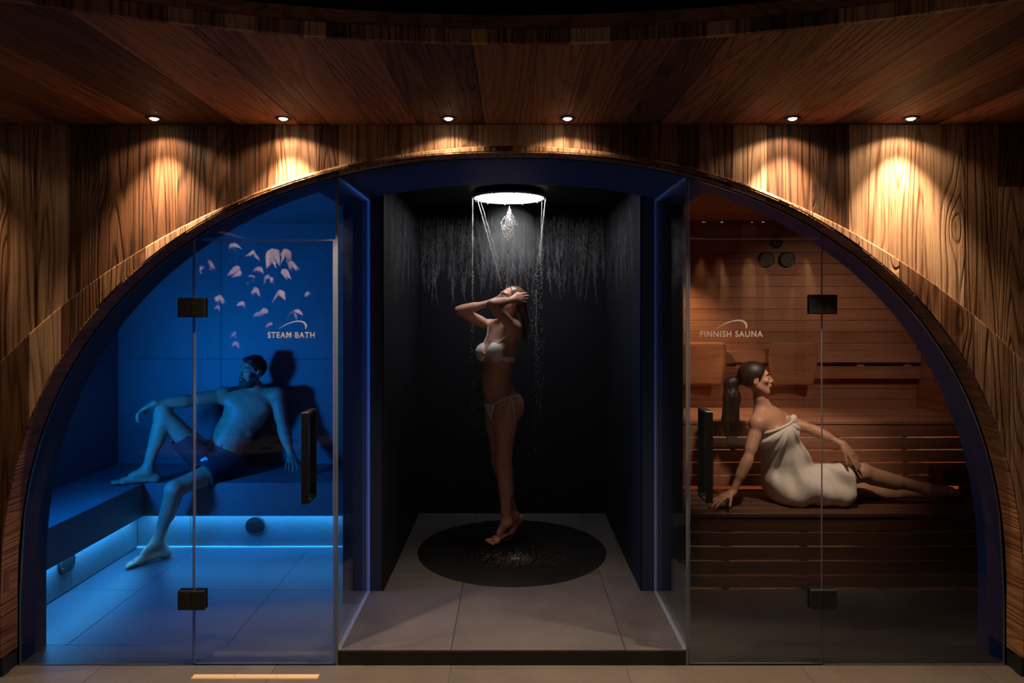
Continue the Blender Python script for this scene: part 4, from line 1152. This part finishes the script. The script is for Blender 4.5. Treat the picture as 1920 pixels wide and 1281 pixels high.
    front = both(half(wtop+fw*0.10-up*0.012, up), half(cro+hl*0.018, hl*0.86-up*0.50), half(cro-hl*0.018, -hl*0.86-up*0.50), half(cro, -fw))
    backp = both(half(wtop-fw*0.10+up*0.01, up), half(cro+hl*0.03, hl*0.80-up*0.60), half(cro-hl*0.03, -hl*0.80-up*0.60), half(cro, fw))
    shell(f, 0.006, 0.003, pv-0.22, pv+0.2, [either(front, backp), half(cro-up*0.035, -up)], 'bikini_bottom', M['bikini'], root, 2)
    for s in (-1, 1):
        A0 = wtop+fw*0.11-up*0.02+hl*s*0.07; A1 = pv+hl*s*0.16+up*0.022; A2 = wtop-fw*0.11+hl*s*0.075
        strap(f, [A0, A1+fw*0.06, A1, A1-fw*0.06, A2], 0.0042, 'side_string', M['bikini'], root, 24)
        k0 = snap(f, A1, 0.006)
        for dx, l in ((0.03, 0.20), (-0.05, 0.215)):
            pts = [k0 + V3(0, -0.012, 0)]
            for k in range(1, 9):
                t = k/8; b = k0 + fw*dx*-1*math.sin(t*1.4) - V3(0, 0, 1)*l*t + hl*s*0.02
                sn = snap(f, b, 0.006); pts.append(sn if np.linalg.norm(sn-b) < 0.06 else b)
            tube('tie', pts, 0.0034, M['bikini'], root, 6)
    return root
woman_shower()

# ------------------------------------------------------------------ man in the steam bath
def man_steam():
    J = dict(pelvis=P(413, 858, 1.86), waist=P(438, 812, 1.90), chest=P(462, 772, 1.95), neck=P(482, 738, 1.985), ntop=P(478, 724, 1.975),
             hipL=P(432, 872, 1.79), hipR=P(388, 864, 1.78), shL=P(520, 742, 1.98), shR=P(418, 742, 1.90))
    lo = np.array([-3.02, 1.10, -0.02]); hi = np.array([-1.58, 2.185, 1.50])
    f = Field(lo, hi, H); T = torso(f, J, True)
    eL, wL = P(531, 803, 1.93), P(547, 858, 1.86)
    eR, wR = P(350, 752, 1.72), P(290, 757, 1.56)
    limb_arm(f, J['shL'], eL, wL, True); limb_arm(f, J['shR'], eR, wR, True)
    hand(f, wL+V3(0, 0, 0.01), V3(0.25, -0.85, -0.28), V3(0.0, -0.2, -1), 1, 1.0, (0.15, 0.15, 0.15, 0.15), 0.12)
    hand(f, wR, V3(-0.80, -0.25, -0.42), V3(0.45, 0.1, -0.85), -1, 1.05, (0.62, 0.66, 0.66, 0.6), 0.10, 0.75)
    kR, aR = P(306, 776, 1.60), P(276, 882, 1.545)
    kL, aL = P(326, 918, 1.36), P(296, 1016, 1.42)
    limb_leg(f, J['hipR'], kR, aR, True, V3(0.6, 0.5, 0)); limb_leg(f, J['hipL'], kL, aL, True, V3(0.5, 0.6, 0))
    zb = 0.50
    foot(f, aR, V3(aR[0]+0.045, aR[1]+0.03, zb+0.034), V3(aR[0]-0.15, aR[1]-0.03, zb+0.026), V3(aR[0]-0.232, aR[1]-0.05, zb+0.016), V3(0, 0, 1), 1.0, -1)
    foot(f, aL, V3(aL[0]+0.045, aL[1]+0.035, 0.036), V3(aL[0]-0.085, aL[1]-0.105, 0.026), V3(aL[0]-0.135, aL[1]-0.165, 0.014), V3(0, 0, 1), 1.0, 1)
    # chest and abdomen
    ck = J['chest']*0.55+J['neck']*0.45
    for s, sh in ((1, 'shL'), (-1, 'shR')):
        f.ell(ck*0.62+J[sh]*0.38+T['fw2']*0.062-T['up2']*0.045, (T['sl'], T['fw2'], T['up2']), [0.088, 0.034, 0.062], 0.035)
    # sternum and belly line, ribs' edge, navel
    mid = J['chest']+T['fw2']*0.125; low = J['waist']+T['fwm']*0.112
    sl0, d0 = None, None
    for s in (-1, 1):
        f.cone(J['chest']-T['up2']*0.085+T['fw2']*0.085+T['sl']*s*0.03, J['chest']-T['up2']*0.13+T['fw2']*0.055+T['sl']*s*0.115, 0.020, 0.016, 0.03)
        f.ell(J['waist']*0.6+J['pelvis']*0.4+T['fwm']*0.085+T['slm']*s*0.035+T['upm']*0.05, (T['slm'], T['fwm'], T['upm']), [0.034, 0.022, 0.10], 0.03)
    nv = snap(f, J['waist']*0.42+J['pelvis']*0.58+T['fwm']*0.13, 0.0)
    f.ell(nv, (T['slm'], T['fwm'], T['upm']), [0.008, 0.016, 0.010], 0.010, True)
    hc = P(473, 697, 1.94); Fd = V3(-0.50, -0.80, 0.04); Ud = V3(0.10, 0.0, 1.0)
    p, ax = head(f, hc, Fd, Ud, True, 1.03)
    cut_below(f, 0.503, y0=1.557); cut_below(f, 0.503, x1=-2.657); cut_below(f, 0.002)
    root = f.mesh('person', M['skin2'])
    tag(root, 'bearded man in dark swim shorts lounging on the steam bath bench', 'person', kind='thing')
    face_extras(f, hc, Fd, Ud, root, sc=1.03, lips=True)
    F_, U_ = ax[1], ax[2]
    def q(l, fo, u): return hc + 1.03*(ax[0]*l+ax[1]*fo+ax[2]*u)
    # short hair
    g = Field(hc-0.15, hc+0.16, 0.004)
    g.ell(q(0, -0.018, 0.033), ax, [0.080, 0.099, 0.090], 0.01)
    for k in range(7):
        a = -0.045+0.015*k; g.cone(q(a*0.9, -0.03, 0.106), q(a, 0.046, 0.090+0.004*(k % 2)), 0.018, 0.012, 0.015)
    sl, X, Y, Z = g.full()
    c1 = plane_d(g, sl, X, Y, Z, q(0, 0.068, 0.066), F_*0.80-U_*0.60)
    c2 = plane_d(g, sl, X, Y, Z, q(0, -0.02, -0.045), -U_*0.9+F_*0.30)
    g.F = np.maximum(g.F, np.broadcast_to(np.maximum(c1, c2), g.F.shape).astype(np.float32))
    g.mesh('hair', M['hair'], root, 2)
    # beard
    def jawline(X, Y, Z):
        # upper limit drops from the sideburn to the moustache
        l = (X-hc[0])*ax[0][0]+(Y-hc[1])*ax[0][1]+(Z-hc[2])*ax[0][2]
        u_ = (X-hc[0])*U_[0]+(Y-hc[1])*U_[1]+(Z-hc[2])*U_[2]; fo = (X-hc[0])*F_[0]+(Y-hc[1])*F_[1]+(Z-hc[2])*F_[2]
        lim = -0.040 + 0.035*np.clip((np.abs(l)-0.045)/0.03, 0, 1) - 0.030*np.exp(-((np.abs(l)-0.040)/0.012)**2)
        d = u_-lim
        lipz = 0.0095-np.sqrt(((u_+0.056)*1.0)**2+(l*0.42)**2)
        return np.maximum(d, np.where(fo > 0.05, lipz, -0.1))
    shell(f, 0.0045, 0.002, hc-0.16, hc+0.12, [jawline, half(q(0, 0.006, 0), -F_), half(q(0, 0.02, -0.120), -U_*0.9-F_*0.3)], 'beard', M['beard'], root, 1)
    # shorts
    pv = J['pelvis']; up, fw, hl = T['up1'], T['fw1'], T['hl']
    dR = unit(kR-J['hipR']); dL = unit(kL-J['hipL'])
    hemR = J['hipR']+dR*0.27; hemL = J['hipL']+dL*0.25
    reg = both(half(pv+up*0.085, up))
    inR = both(half(hemR, dR), ball_(J['hipR']+dR*0.13, 0.215)); inL = both(half(hemL, dL), ball_(J['hipL']+dL*0.12, 0.21))
    core = ball_(pv-up*0.01, 0.185)
    g2 = f.copy_of()
    for hp, hm, d in ((J['hipR'], hemR, dR), (J['hipL'], hemL, dL)):
        g2.cone(hp, hm, 0.108, 0.092, 0.03)
    cut_below(g2, 0.512, y0=1.548)
    shell(g2, 0.008, 0.01, pv-0.42, pv+0.36, [reg, either(core, inR, inL)], 'swim_shorts', M['shorts'], root, 3)
    for s, sh in ((1, 'shL'), (-1, 'shR')):
        nc = snap(f, ck*0.50+J[sh]*0.50+T['fw2']*0.14-T['up2']*0.075, 0.0)
        g = Field(nc-0.03, nc+0.03, 0.003); g.ell(nc, (T['sl'], T['fw2'], T['up2']), [0.010, 0.0035, 0.009], 0.003)
        g.mesh('nipple', M['lip'], root, 1)
    # small woven patch on the thigh
    pc = snap(g2, P(388, 874, 1.62), 0.0095)
    n_ = perp(V3(-0.15, -0.85, 0.35), V3(0, 0, 0.0001)+V3(1, 0, 0))
    u_ = unit(np.cross(V3(0, 0, 1), n_)); v_ = np.cross(n_, u_)
    Vp = []; Fp = []
    for k in range(4):
        a = k*PI/2; o_ = u_*math.cos(a)*0.034 + v_*math.sin(a)*0.024
        Vp += [pc+o_+n_*0.004, pc+o_-n_*0.004]
    Fp = [(0, 2, 4, 6), (7, 5, 3, 1)] + [(2*k, 2*k+1, (2*k+3) % 8, (2*k+2) % 8) for k in range(4)]
    mesh('patch', Vp, Fp, M['patch'], root)
    return root
man_steam()

# ------------------------------------------------------------------ woman in the sauna
def woman_sauna():
    J = dict(pelvis=P(1490, 905, 1.19), waist=P(1474, 862, 1.195), chest=P(1450, 813, 1.19), neck=P(1434, 772, 1.195), ntop=P(1425, 746, 1.185),
             hipL=P(1504, 917, 1.275), hipR=P(1494, 917, 1.115), shL=P(1462, 786, 1.305), shR=P(1421, 795, 1.085))
    lo = np.array([1.08, 0.86, 0.46]); hi = np.array([3.02, 1.48, 1.48])
    f = Field(lo, hi, H); T = torso(f, J, False)
    eR, wR = P(1402, 862, 1.015), P(1373, 925, 1.00)
    eL, wL = P(1524, 806, 1.17), P(1581, 834, 1.055)
    limb_arm(f, J['shR'], eR, wR, False); limb_arm(f, J['shL'], eL, wL, False)
    hand(f, wR+V3(0, 0, 0.005), V3(-0.95, -0.28, -0.38), V3(0, 0, -1), 1, 0.95, (0.12, 0.1, 0.1, 0.1), 0.16, 0.8, 0.1)
    hand(f, wL, P(1609, 868, 1.005)-wL, V3(-0.45, 0.8, -0.35), -1, 0.95, (0.10, 0.14, 0.16, 0.2), 0.07, 0.35, 0.1)
    kR, aR = P(1618, 886, 1.09), P(1738, 918, 1.09)
    kL, aL = P(1622, 921, 1.27), P(1742, 926, 1.27)
    limb_leg(f, J['hipR'], kR, aR, False, V3(-0.1, 0.1, -1)); limb_leg(f, J['hipL'], kL, aL, False, V3(-0.1, 0.1, -1))
    foot(f, aR, aR+V3(0.035, 0, -0.028), aR+V3(0.15, -0.01, -0.005), aR+V3(0.215, -0.015, -0.022), V3(0.35, 0, 1), 0.9, 1)
    foot(f, aL, aL+V3(0.035, 0, -0.028), aL+V3(0.14, -0.01, 0.01), aL+V3(0.205, -0.015, -0.012), V3(0.35, 0, 1), 0.9, -1)
    for s in (-1, 1):
        f.ell(J['chest']+T['sl']*s*0.065+T['fw2']*0.085-T['up2']*0.0, (T['sl'], T['fw2'], T['up2']), [0.058, 0.052, 0.058], 0.03)
    hc = P(1417, 711, 1.175); Fd = V3(0.97, -0.22, 0.10); Ud = V3(-0.16, 0.0, 1.0)
    p, ax = head(f, hc, Fd, Ud, False, 0.95)
    cut_below(f, 0.4835)
    root = f.mesh('person', M['skin3'])
    tag(root, 'woman with a dark ponytail sitting on the sauna bench in a white towel', 'person', kind='thing')
    face_extras(f, hc, Fd, Ud, root, sc=0.95)
    F_, U_ = ax[1], ax[2]
    def q(l, fo, u): return hc + 0.95*(ax[0]*l+ax[1]*fo+ax[2]*u)
    g = Field(hc-np.array([0.27, 0.15, 0.55]), hc+0.16, 0.0042)
    g.ell(q(0, -0.018, 0.034), ax, [0.080, 0.100, 0.090], 0.01)
    sl, X, Y, Z = g.full()
    c1 = plane_d(g, sl, X, Y, Z, q(0, 0.066, 0.068), F_*0.86-U_*0.50)
    c2 = plane_d(g, sl, X, Y, Z, q(0, -0.03, -0.062), -U_*0.8+F_*0.6)
    g.F = np.maximum(g.F, np.broadcast_to(np.maximum(c1, c2), g.F.shape).astype(np.float32))
    g.ell(q(0, -0.118, 0.0), ax, [0.022, 0.026, 0.026], 0.012)
    tail = [q(0, -0.12, 0.0), q(0, -0.17, -0.02), P(1372, 745, 1.20), P(1369, 790, 1.20), P(1374, 838, 1.19)]
    rr = [0.030, 0.044, 0.056, 0.056, 0.026]
    for a, b, r0, r1 in zip(tail[:-1], tail[1:], rr[:-1], rr[1:]): g.cone(a, b, r0, r1, 0.02, V3(0, 1, 0), 1.3)
    sl, X, Y, Z = g.full()
    g.F = g.F + (0.0022*np.sin(X*260+Z*20)*np.sin(Y*240)).astype(np.float32)*(Z < hc[2]-0.02)
    g.mesh('hair', M['hair'], root, 2)
    # bath towel wrapped from the chest to the lap
    h = 0.0042
    t = Field([1.40, 0.88, 0.47], [2.35, 1.47, 1.16], h)
    ch = J['chest']; pv = J['pelvis']
    t.ell(ch+T['up2']*0.00, (T['sl'], T['fw2'], T['up2']), [0.150, 0.120, 0.16], 0.04)
    t.ell(ch+T['fw2']*0.055, (T['sl'], T['fw2'], T['up2']), [0.140, 0.112, 0.095], 0.05)
    t.cone(ch, J['waist'], 0.130, 0.132, 0.05); t.cone(J['waist'], pv, 0.135, 0.150, 0.05)
    t.ell(pv-V3(0.02, 0, 0.0), (V3(1,0,0), V3(0,1,0), V3(0,0,1)), [0.185, 0.185, 0.135], 0.06)
    hemc = P(1576, 905, 1.16)
    t.cone(J['hipR'], P(1590, 896, 1.10), 0.115, 0.100, 0.05); t.cone(J['hipL'], P(1590, 915, 1.27), 0.100, 0.085, 0.05)
    t.cone(P(1510, 905, 1.19), P(1590, 905, 1.18), 0.135, 0.110, 0.05, V3(0, 0, 1), 1.25)
    t.cone(P(1500, 925, 1.06), P(1590, 925, 1.05), 0.080, 0.075, 0.05)
    sl, X, Y, Z = t.full()
    # radiating folds from the tuck at the bust, heavier towards the lap
    kx, kz = P(1470, 805, 1.1)[0], P(1470, 805, 1.1)[2]
    ang = np.arctan2(X-kx, kz-Z+0.05); rad = np.sqrt((X-kx)**2+(Z-kz)**2)
    fold = 0.0115*np.sin(ang*13+2.2*np.sin(rad*8)+Y*6)*np.clip(rad/0.22, 0, 1) + 0.005*np.sin(ang*29+Y*14+1+rad*6)*np.clip(rad/0.3, 0, 1)
    fold = fold + 0.006*np.abs(np.sin(X*30+Y*9+Z*5))*np.clip((X-1.86)/0.1, 0, 1)
    t.F = (t.F + fold.astype(np.float32))
    inner = t.F.copy()
    topn = unit(T['up2']*0.95+T['fw2']*0.05); top = ch + T['up2']*0.060
    cutT = plane_d(t, sl, X, Y, Z, top, topn)
    cutH = plane_d(t, sl, X, Y, Z, P(1582, 905, 1.16), V3(1, 0.05, 0.06))
    cutB = plane_d(t, sl, X, Y, Z, V3(0, 0, 0.4835), V3(0, 0, -1))
    G = np.maximum(t.F, -(inner+0.016))
    G = np.maximum(np.maximum(G, cutT), np.maximum(cutH, cutB)).astype(np.float32)
    t.F = G
    # rolled edge and tuck
    t.mesh('towel', M['towel'], root, 2)
    g = Field([1.45, 0.9, 0.9], [2.0, 1.45, 1.2], 0.0045)
    n = 40; pts = []
    for k in range(n):
        a = 2*PI*k/n
        v = T['sl']*math.cos(a)*0.155 + T['fw2']*math.sin(a)*(0.150 if math.sin(a) > 0 else 0.118)
        pts.append(top + v - T['up2']*0.004)
    for k in range(n): g.cone(pts[k], pts[(k+1) % n], 0.0085, 0.0085, 0.006)
    kp = top + T['sl']*0.045+T['fw2']*0.150
    g.ell(kp+T['up2']*0.006, (T['sl'], T['fw2'], T['up2']), [0.035, 0.016, 0.022], 0.012)
    g.cone(kp, kp-T['up2']*0.10-T['sl']*0.02+T['fw2']*0.0, 0.02, 0.012, 0.02)
    g.mesh('towel_hem', M['towel'], bpy.data.objects['towel'], 2)
    return root
M['towel'] = plain('white_terry_towel', (0.84, 0.79, 0.75), 0.9, noise=0.06, nscale=90, bump=0.5)
woman_sauna()

# ================================================================== SHOWER HEAD AND WATER
HC = P(954.5, 371, 1.48); HZ = 2.545; HX, HY = float(HC[0]), 1.48
sh = empty('shower_head', (HX, HY, HZ)); tag(sh, 'round glowing rain shower disc under the niche ceiling', 'shower head')
disc('light_disc', (HX, HY, HZ+0.004), (0, 0, 1), 0.245, 0.006, M['disc_lamp'], sh, 72)
ring('rim', (HX, HY, HZ-0.004), (0, 0, 1), [(0.246, 0.0), (0.260, 0.0), (0.262, 0.006), (0.260, 0.014), (0.246, 0.014)], plain('white_rim', (0.8, 0.8, 0.8), 0.3), sh, 72)
disc('spill_block_plate', (HX, HY, HZ+0.0105), (0, 0, 1), 0.2455, 0.02, M['black_metal'], sh, 48)  # black plate added to stop the disc's light spilling upward
disc('ceiling_stem', (HX, HY, HZ+0.031), (0, 0, 1), 0.03, 2.60-HZ-0.0315, M['black_metal'], sh, 24)
for k in range(12):
    a = 2*PI*k/12+0.13
    disc('jet', (HX+0.262*math.cos(a), HY+0.262*math.sin(a), HZ-0.010), (0, 0, 1), 0.005, 0.022, bpy.data.materials['white_rim'], sh, 10)
M['water'] = plain('falling_water', (0.80, 0.80, 0.80), 0.12, spec=0.8, coat=0.5)
wn = M['water'].node_tree; wb_ = wn.nodes['Principled BSDF']
wb_.inputs['Transmission Weight'].default_value = 0.35; wb_.inputs['IOR'].default_value = 1.33
def stream(name, lb, a, b, r0, breakup, drops, seed, wob=0.006):
    """a falling strand: continuous at the top, breaking into drops"""
    rg = random.Random(seed); bm = bmesh.new(); a = np.array(a); b = np.array(b)
    for k in range(3):
        ph = rg.uniform(0, 6); pts = []; rad = []; n = 46
        end = breakup*rg.uniform(0.7, 1.05)
        for i in range(n):
            t = i/(n-1)*end; p = a*(1-t)+b*t
            p = p + V3(math.sin(t*38+ph), math.cos(t*31+ph*2), 0)*wob*(0.15+t)
            pts.append(p); rad.append(max(0.0004, r0*(1-0.7*i/n)*(0.6+0.5*rg.random())))
        bm_tube(bm, pts, rad, 5)
    for k in range(drops):
        t = breakup*0.35 + (1.0-breakup*0.35)*rg.random()**1.25; p = a*(1-t)+b*t
        p = p + V3(rg.gauss(0, 1), rg.gauss(0, 1), 0)*wob*(0.4+1.5*t)
        l = rg.uniform(0.003, 0.012); r = rg.uniform(0.0008, 0.0020)
        bm_tube(bm, [p, p-V3(0, 0, l*0.3), p-V3(0, 0, l*0.8), p-V3(0, 0, l)], [r*0.2, r*0.8, r, r*0.3], 5)
    o = from_bm(name, bm, M['water'], None, True); tag(o, lb, 'water', 'falling shower water', 'stuff')
    return o
zt = HZ-0.012
sA = P(890, 378, 1.48); 
stream('water_stream', 'leftmost straight water stream falling from the shower disc rim', V3(HX-0.258, HY-0.03, zt), V3(HX-0.258, HY-0.03, 0.90), 0.0038, 0.42, 240, 1)
stream('water_stream', 'slanting water stream running from the disc rim to the woman\'s forehead', V3(HX-0.225, HY-0.10, zt), V3(HX-0.045, HY-0.03, 1.90), 0.0036, 0.9, 90, 2, 0.004)
stream('water_stream', 'second slanting water strand left of the central rope of water', V3(HX-0.205, HY-0.14, zt), V3(HX-0.02, HY-0.06, 1.90), 0.0024, 0.8, 120, 9, 0.007)
stream('water_stream', 'rightmost water stream falling from the shower disc rim', V3(HX+0.258, HY-0.03, zt), V3(HX+0.155, HY+0.16, 1.55), 0.0042, 0.45, 220, 3, 0.008)
stream('water_stream', 'far right faint trail of drops beside the woman\'s hair', V3(HX+0.235, HY+0.08, zt), V3(HX+0.215, HY+0.05, 1.0), 0.0010, 0.4, 200, 4, 0.010)
stream('water_stream', 'thin water trail running down behind the woman\'s back', V3(HX+0.20, HY+0.19, 1.90), V3(HX+0.20, HY+0.20, 0.6), 0.0008, 0.35, 120, 5, 0.012)
# twisted central rope of water
rg = random.Random(8); bm = bmesh.new()
top_ = P(955, 386, 1.42); bot = P(953, 478, 1.42)
for k in range(26):
    ph = rg.uniform(0, 2*PI); w = rg.uniform(0.2, 1.0); n = 22; t0 = rg.uniform(0, 0.5); t1 = min(1, t0+rg.uniform(0.25, 0.6)); pts = []; rad = []
    for i in range(n):
        t = t0+(t1-t0)*i/(n-1); p = top_*(1-t)+bot*t; env = 0.060*min(1, t/0.35, (1-t)/0.65+0.02)*w
        p = p + V3(math.cos(ph+t*5+0.12*math.sin(t*23+ph))*env+rg.gauss(0, 0.0025), math.sin(ph+t*5)*env*0.5, 0); pts.append(p); rad.append(0.0004+0.0034*math.sin(PI*i/(n-1))*rg.uniform(0.05, 1)**1.5)
    bm_tube(bm, pts, rad, 5)
for k in range(460):
    t = rg.betavariate(1.9, 1.9); p = top_*(1-t)+bot*t; env = 0.058*min(t/0.35, (1-t)/0.65); a = rg.uniform(0, 6.3)
    p = p+V3(math.cos(a)*env*rg.random(), math.sin(a)*env*0.5, 0); r = rg.uniform(0.001, 0.0036)
    bm_tube(bm, [p, p-V3(0, 0, 0.006), p-V3(0, 0, rg.uniform(0.010, 0.028))], [r*0.3, r, r*0.2], 5)
tag(from_bm('water_column', bm, M['water'], None, True), 'twisted central rope of falling water below the disc', 'water', 'falling shower water', 'stuff')
# splashes on the tray
bm = bmesh.new(); rg = random.Random(12)
for k in range(900):
    a = rg.uniform(0, 2*PI); d = abs(rg.gauss(0, 1)); x = 0.02+0.19*d*math.cos(a); y = 1.20+0.10*d*math.sin(a)
    if math.hypot(x-CC[0], y-CC[1]) > 0.63: continue
    h_ = abs(rg.gauss(0, 0.012)); r = rg.uniform(0.0007, 0.0019)
    z0 = SZ+0.0022+h_
    bm_tube(bm, [(x, y, z0), (x, y, z0+r), (x, y, z0+2*r)], [r*0.6, r, r*0.5], 5)
o = from_bm('splash_drops', bm, M['water'], None, True); tag(o, 'spray of small water drops on the round dark tray', 'water', kind='stuff')

# ================================================================== LOBBY BEHIND THE VIEWER (mirrored in the glass)
ch = empty('leaf_chandelier', (-2.75, -4.35, 3.0)); tag(ch, 'chandelier of pale ceramic leaves hanging behind the viewer, mirrored in the steam bath door', 'chandelier')
M['leaf'] = plain('pale_ceramic', (0.80, 0.68, 0.62), 0.35, noise=0.06, nscale=20)
disc('canopy', (-2.75, -4.35, 2.965), (0, 0, 1), 0.35, 0.035, M['black_metal'], ch, 40)
def petal_mesh(rg):
    V = []; F = []; nu, nv = 9, 5; L = 1.0; cup = rg.uniform(0.15, 0.4); bend = rg.uniform(-0.35, 0.45)
    for side in (0.0, 0.035):
        for i in range(nu+1):
            t = i/nu; w = 0.27*math.sin(PI*t**0.75)**0.9*(1-0.55*t)+0.003
            for j in range(nv+1):
                s_ = -1+2*j/nv
                V.append((s_*w, cup*s_*s_*w*1.6+bend*t*t+side*math.sin(PI*t), -t*L))
    m_ = (nu+1)*(nv+1)
    for i in range(nu):
        for j in range(nv):
            a = i*(nv+1)+j; F.append((a, a+1, a+nv+2, a+nv+1)); F.append((m_+a+1, m_+a, m_+a+nv+1, m_+a+nv+2))
    me = bpy.data.meshes.new('petal'); me.from_pydata(V, [], F); me.update()
    me.polygons.foreach_set('use_smooth', [True]*len(F)); me.materials.append(M['leaf']); return me
rg = random.Random(21)
petals = [petal_mesh(rg) for _ in range(5)]
spots_ = [(437,466,26),(474,482,28),(511,486,44),(531,484,40),(546,500,26),(450,517,34),(486,508,22),(528,517,28),(377,508,30),(391,499,30),(470,526,28),(476,549,24),(524,557,30),(577,553,14),(409,565,24),(409,578,16),(457,574,18),(500,588,22),(489,595,18),(506,613,16),(440,631,24),(444,648,16),(552,592,24),(546,632,20),(511,520,30),(500,525,20),(553,503,20)]
for (px, py, sz) in spots_:
    yv = 4.35+rg.uniform(-0.3, 0.3); q_ = P(px, py, yv); loc = Vector((q_[0], -yv, q_[2]))
    n_ = rg.choice((3, 4, 5))
    top = None
    for k in range(n_):
        o = bpy.data.objects.new('petal', rg.choice(petals)); COL.objects.link(o)
        o.parent = ch; o.matrix_parent_inverse = Matrix.Translation(-Vector(ch.location))
        s_ = sz*0.00607*rg.uniform(0.6, 0.95)
        o.location = loc + Vector((0, 0, s_*0.5)); o.scale = (s_, s_, s_)
        o.rotation_euler = (rg.uniform(-1.0, 1.0), rg.uniform(-1.0, 1.0), rg.uniform(0, 6.28))
        if k == 0: tube('wire', [o.location, (o.location.x, o.location.y, 2.964)], 0.0006, M['chrome'], ch, 4)
# rear lobby wall of vertical boards with wall washing downlights
wbk = tag(box('wall_back', 0.6, 4.6, -6.16, -6.09, 0.0, CEIL+0.36, M['black']), 'rear timber lobby wall mirrored in the sauna glass', 'wall', kind='structure')
bx = split(0.6, 4.6, 0.10, 0.2)
for i in range(len(bx)-1):
    box('plank', bx[i]+0.001, bx[i+1]-0.001, -6.09, -6.065+random.uniform(0, 0.004), 0.0, CEIL+0.36, M['wall_wood'], wbk)
for k, x in enumerate((2.62, 2.86, 3.28, 3.42, 4.05)):
    t = empty('downlight', (x, -5.93, CEIL)); tag(t, 'recessed downlight washing the rear lobby wall, %s counted from the middle' % ('first', 'second', 'third', 'fourth', 'fifth')[k], 'downlight', 'rear wall downlights')
    ring('trim_ring', (x, -5.93, CEIL+0.30), (0, 0, 1), [(0.020, 0.0), (0.036, 0.0), (0.037, 0.004), (0.034, 0.006), (0.020, 0.006)], M['black_metal'], t)
    disc('lens', (x, -5.93, CEIL+0.30), (0, 0, 1), 0.0195, 0.004, M['lamp'], t, 24)
    spot('downlight_lamp', (x, -5.93, CEIL+0.28), (x, -6.0, 0), 260, WARM, 30, 0.6, 0.012)

# fine spray hanging in the air below the shower disc
M['mist'] = bpy.data.materials.new('shower_mist'); M['mist'].use_nodes = True
nt = M['mist'].node_tree; nt.nodes.clear()
out = N(nt, 'ShaderNodeOutputMaterial'); vsn = N(nt, 'ShaderNodeVolumeScatter', ins={'Color': (0.86, 0.93, 1.0, 1), 'Anisotropy': 0.1})
tcm = N(nt, 'ShaderNodeTexCoord'); ln_ = N(nt, 'ShaderNodeVectorMath', operation='LENGTH')
sb_ = N(nt, 'ShaderNodeVectorMath', operation='SUBTRACT'); sb_.inputs[1].default_value = (HX, HY, 2.22)
nt.links.new(tcm.outputs['Object'], sb_.inputs[0]); nt.links.new(sb_.outputs[0], ln_.inputs[0])
mr_ = N(nt, 'ShaderNodeMapRange', interpolation_type='SMOOTHSTEP', ins={1: 0.0, 2: 0.30, 3: 0.42, 4: 0.0}); nt.links.new(ln_.outputs['Value'], mr_.inputs[0])
nt.links.new(mr_.outputs[0], vsn.inputs['Density'])
nt.links.new(vsn.outputs[0], out.inputs['Volume'])
ms = ring('mist', (HX, HY, 1.93), (0, 0, 1), [(0.0005, 0.0), (0.16, 0.03), (0.27, 0.15), (0.31, 0.32), (0.27, 0.50), (0.0005, 0.57)], M['mist'], None, 32)
tag(ms, 'thin mist of spray hanging between the shower disc and the woman', 'mist', kind='stuff')
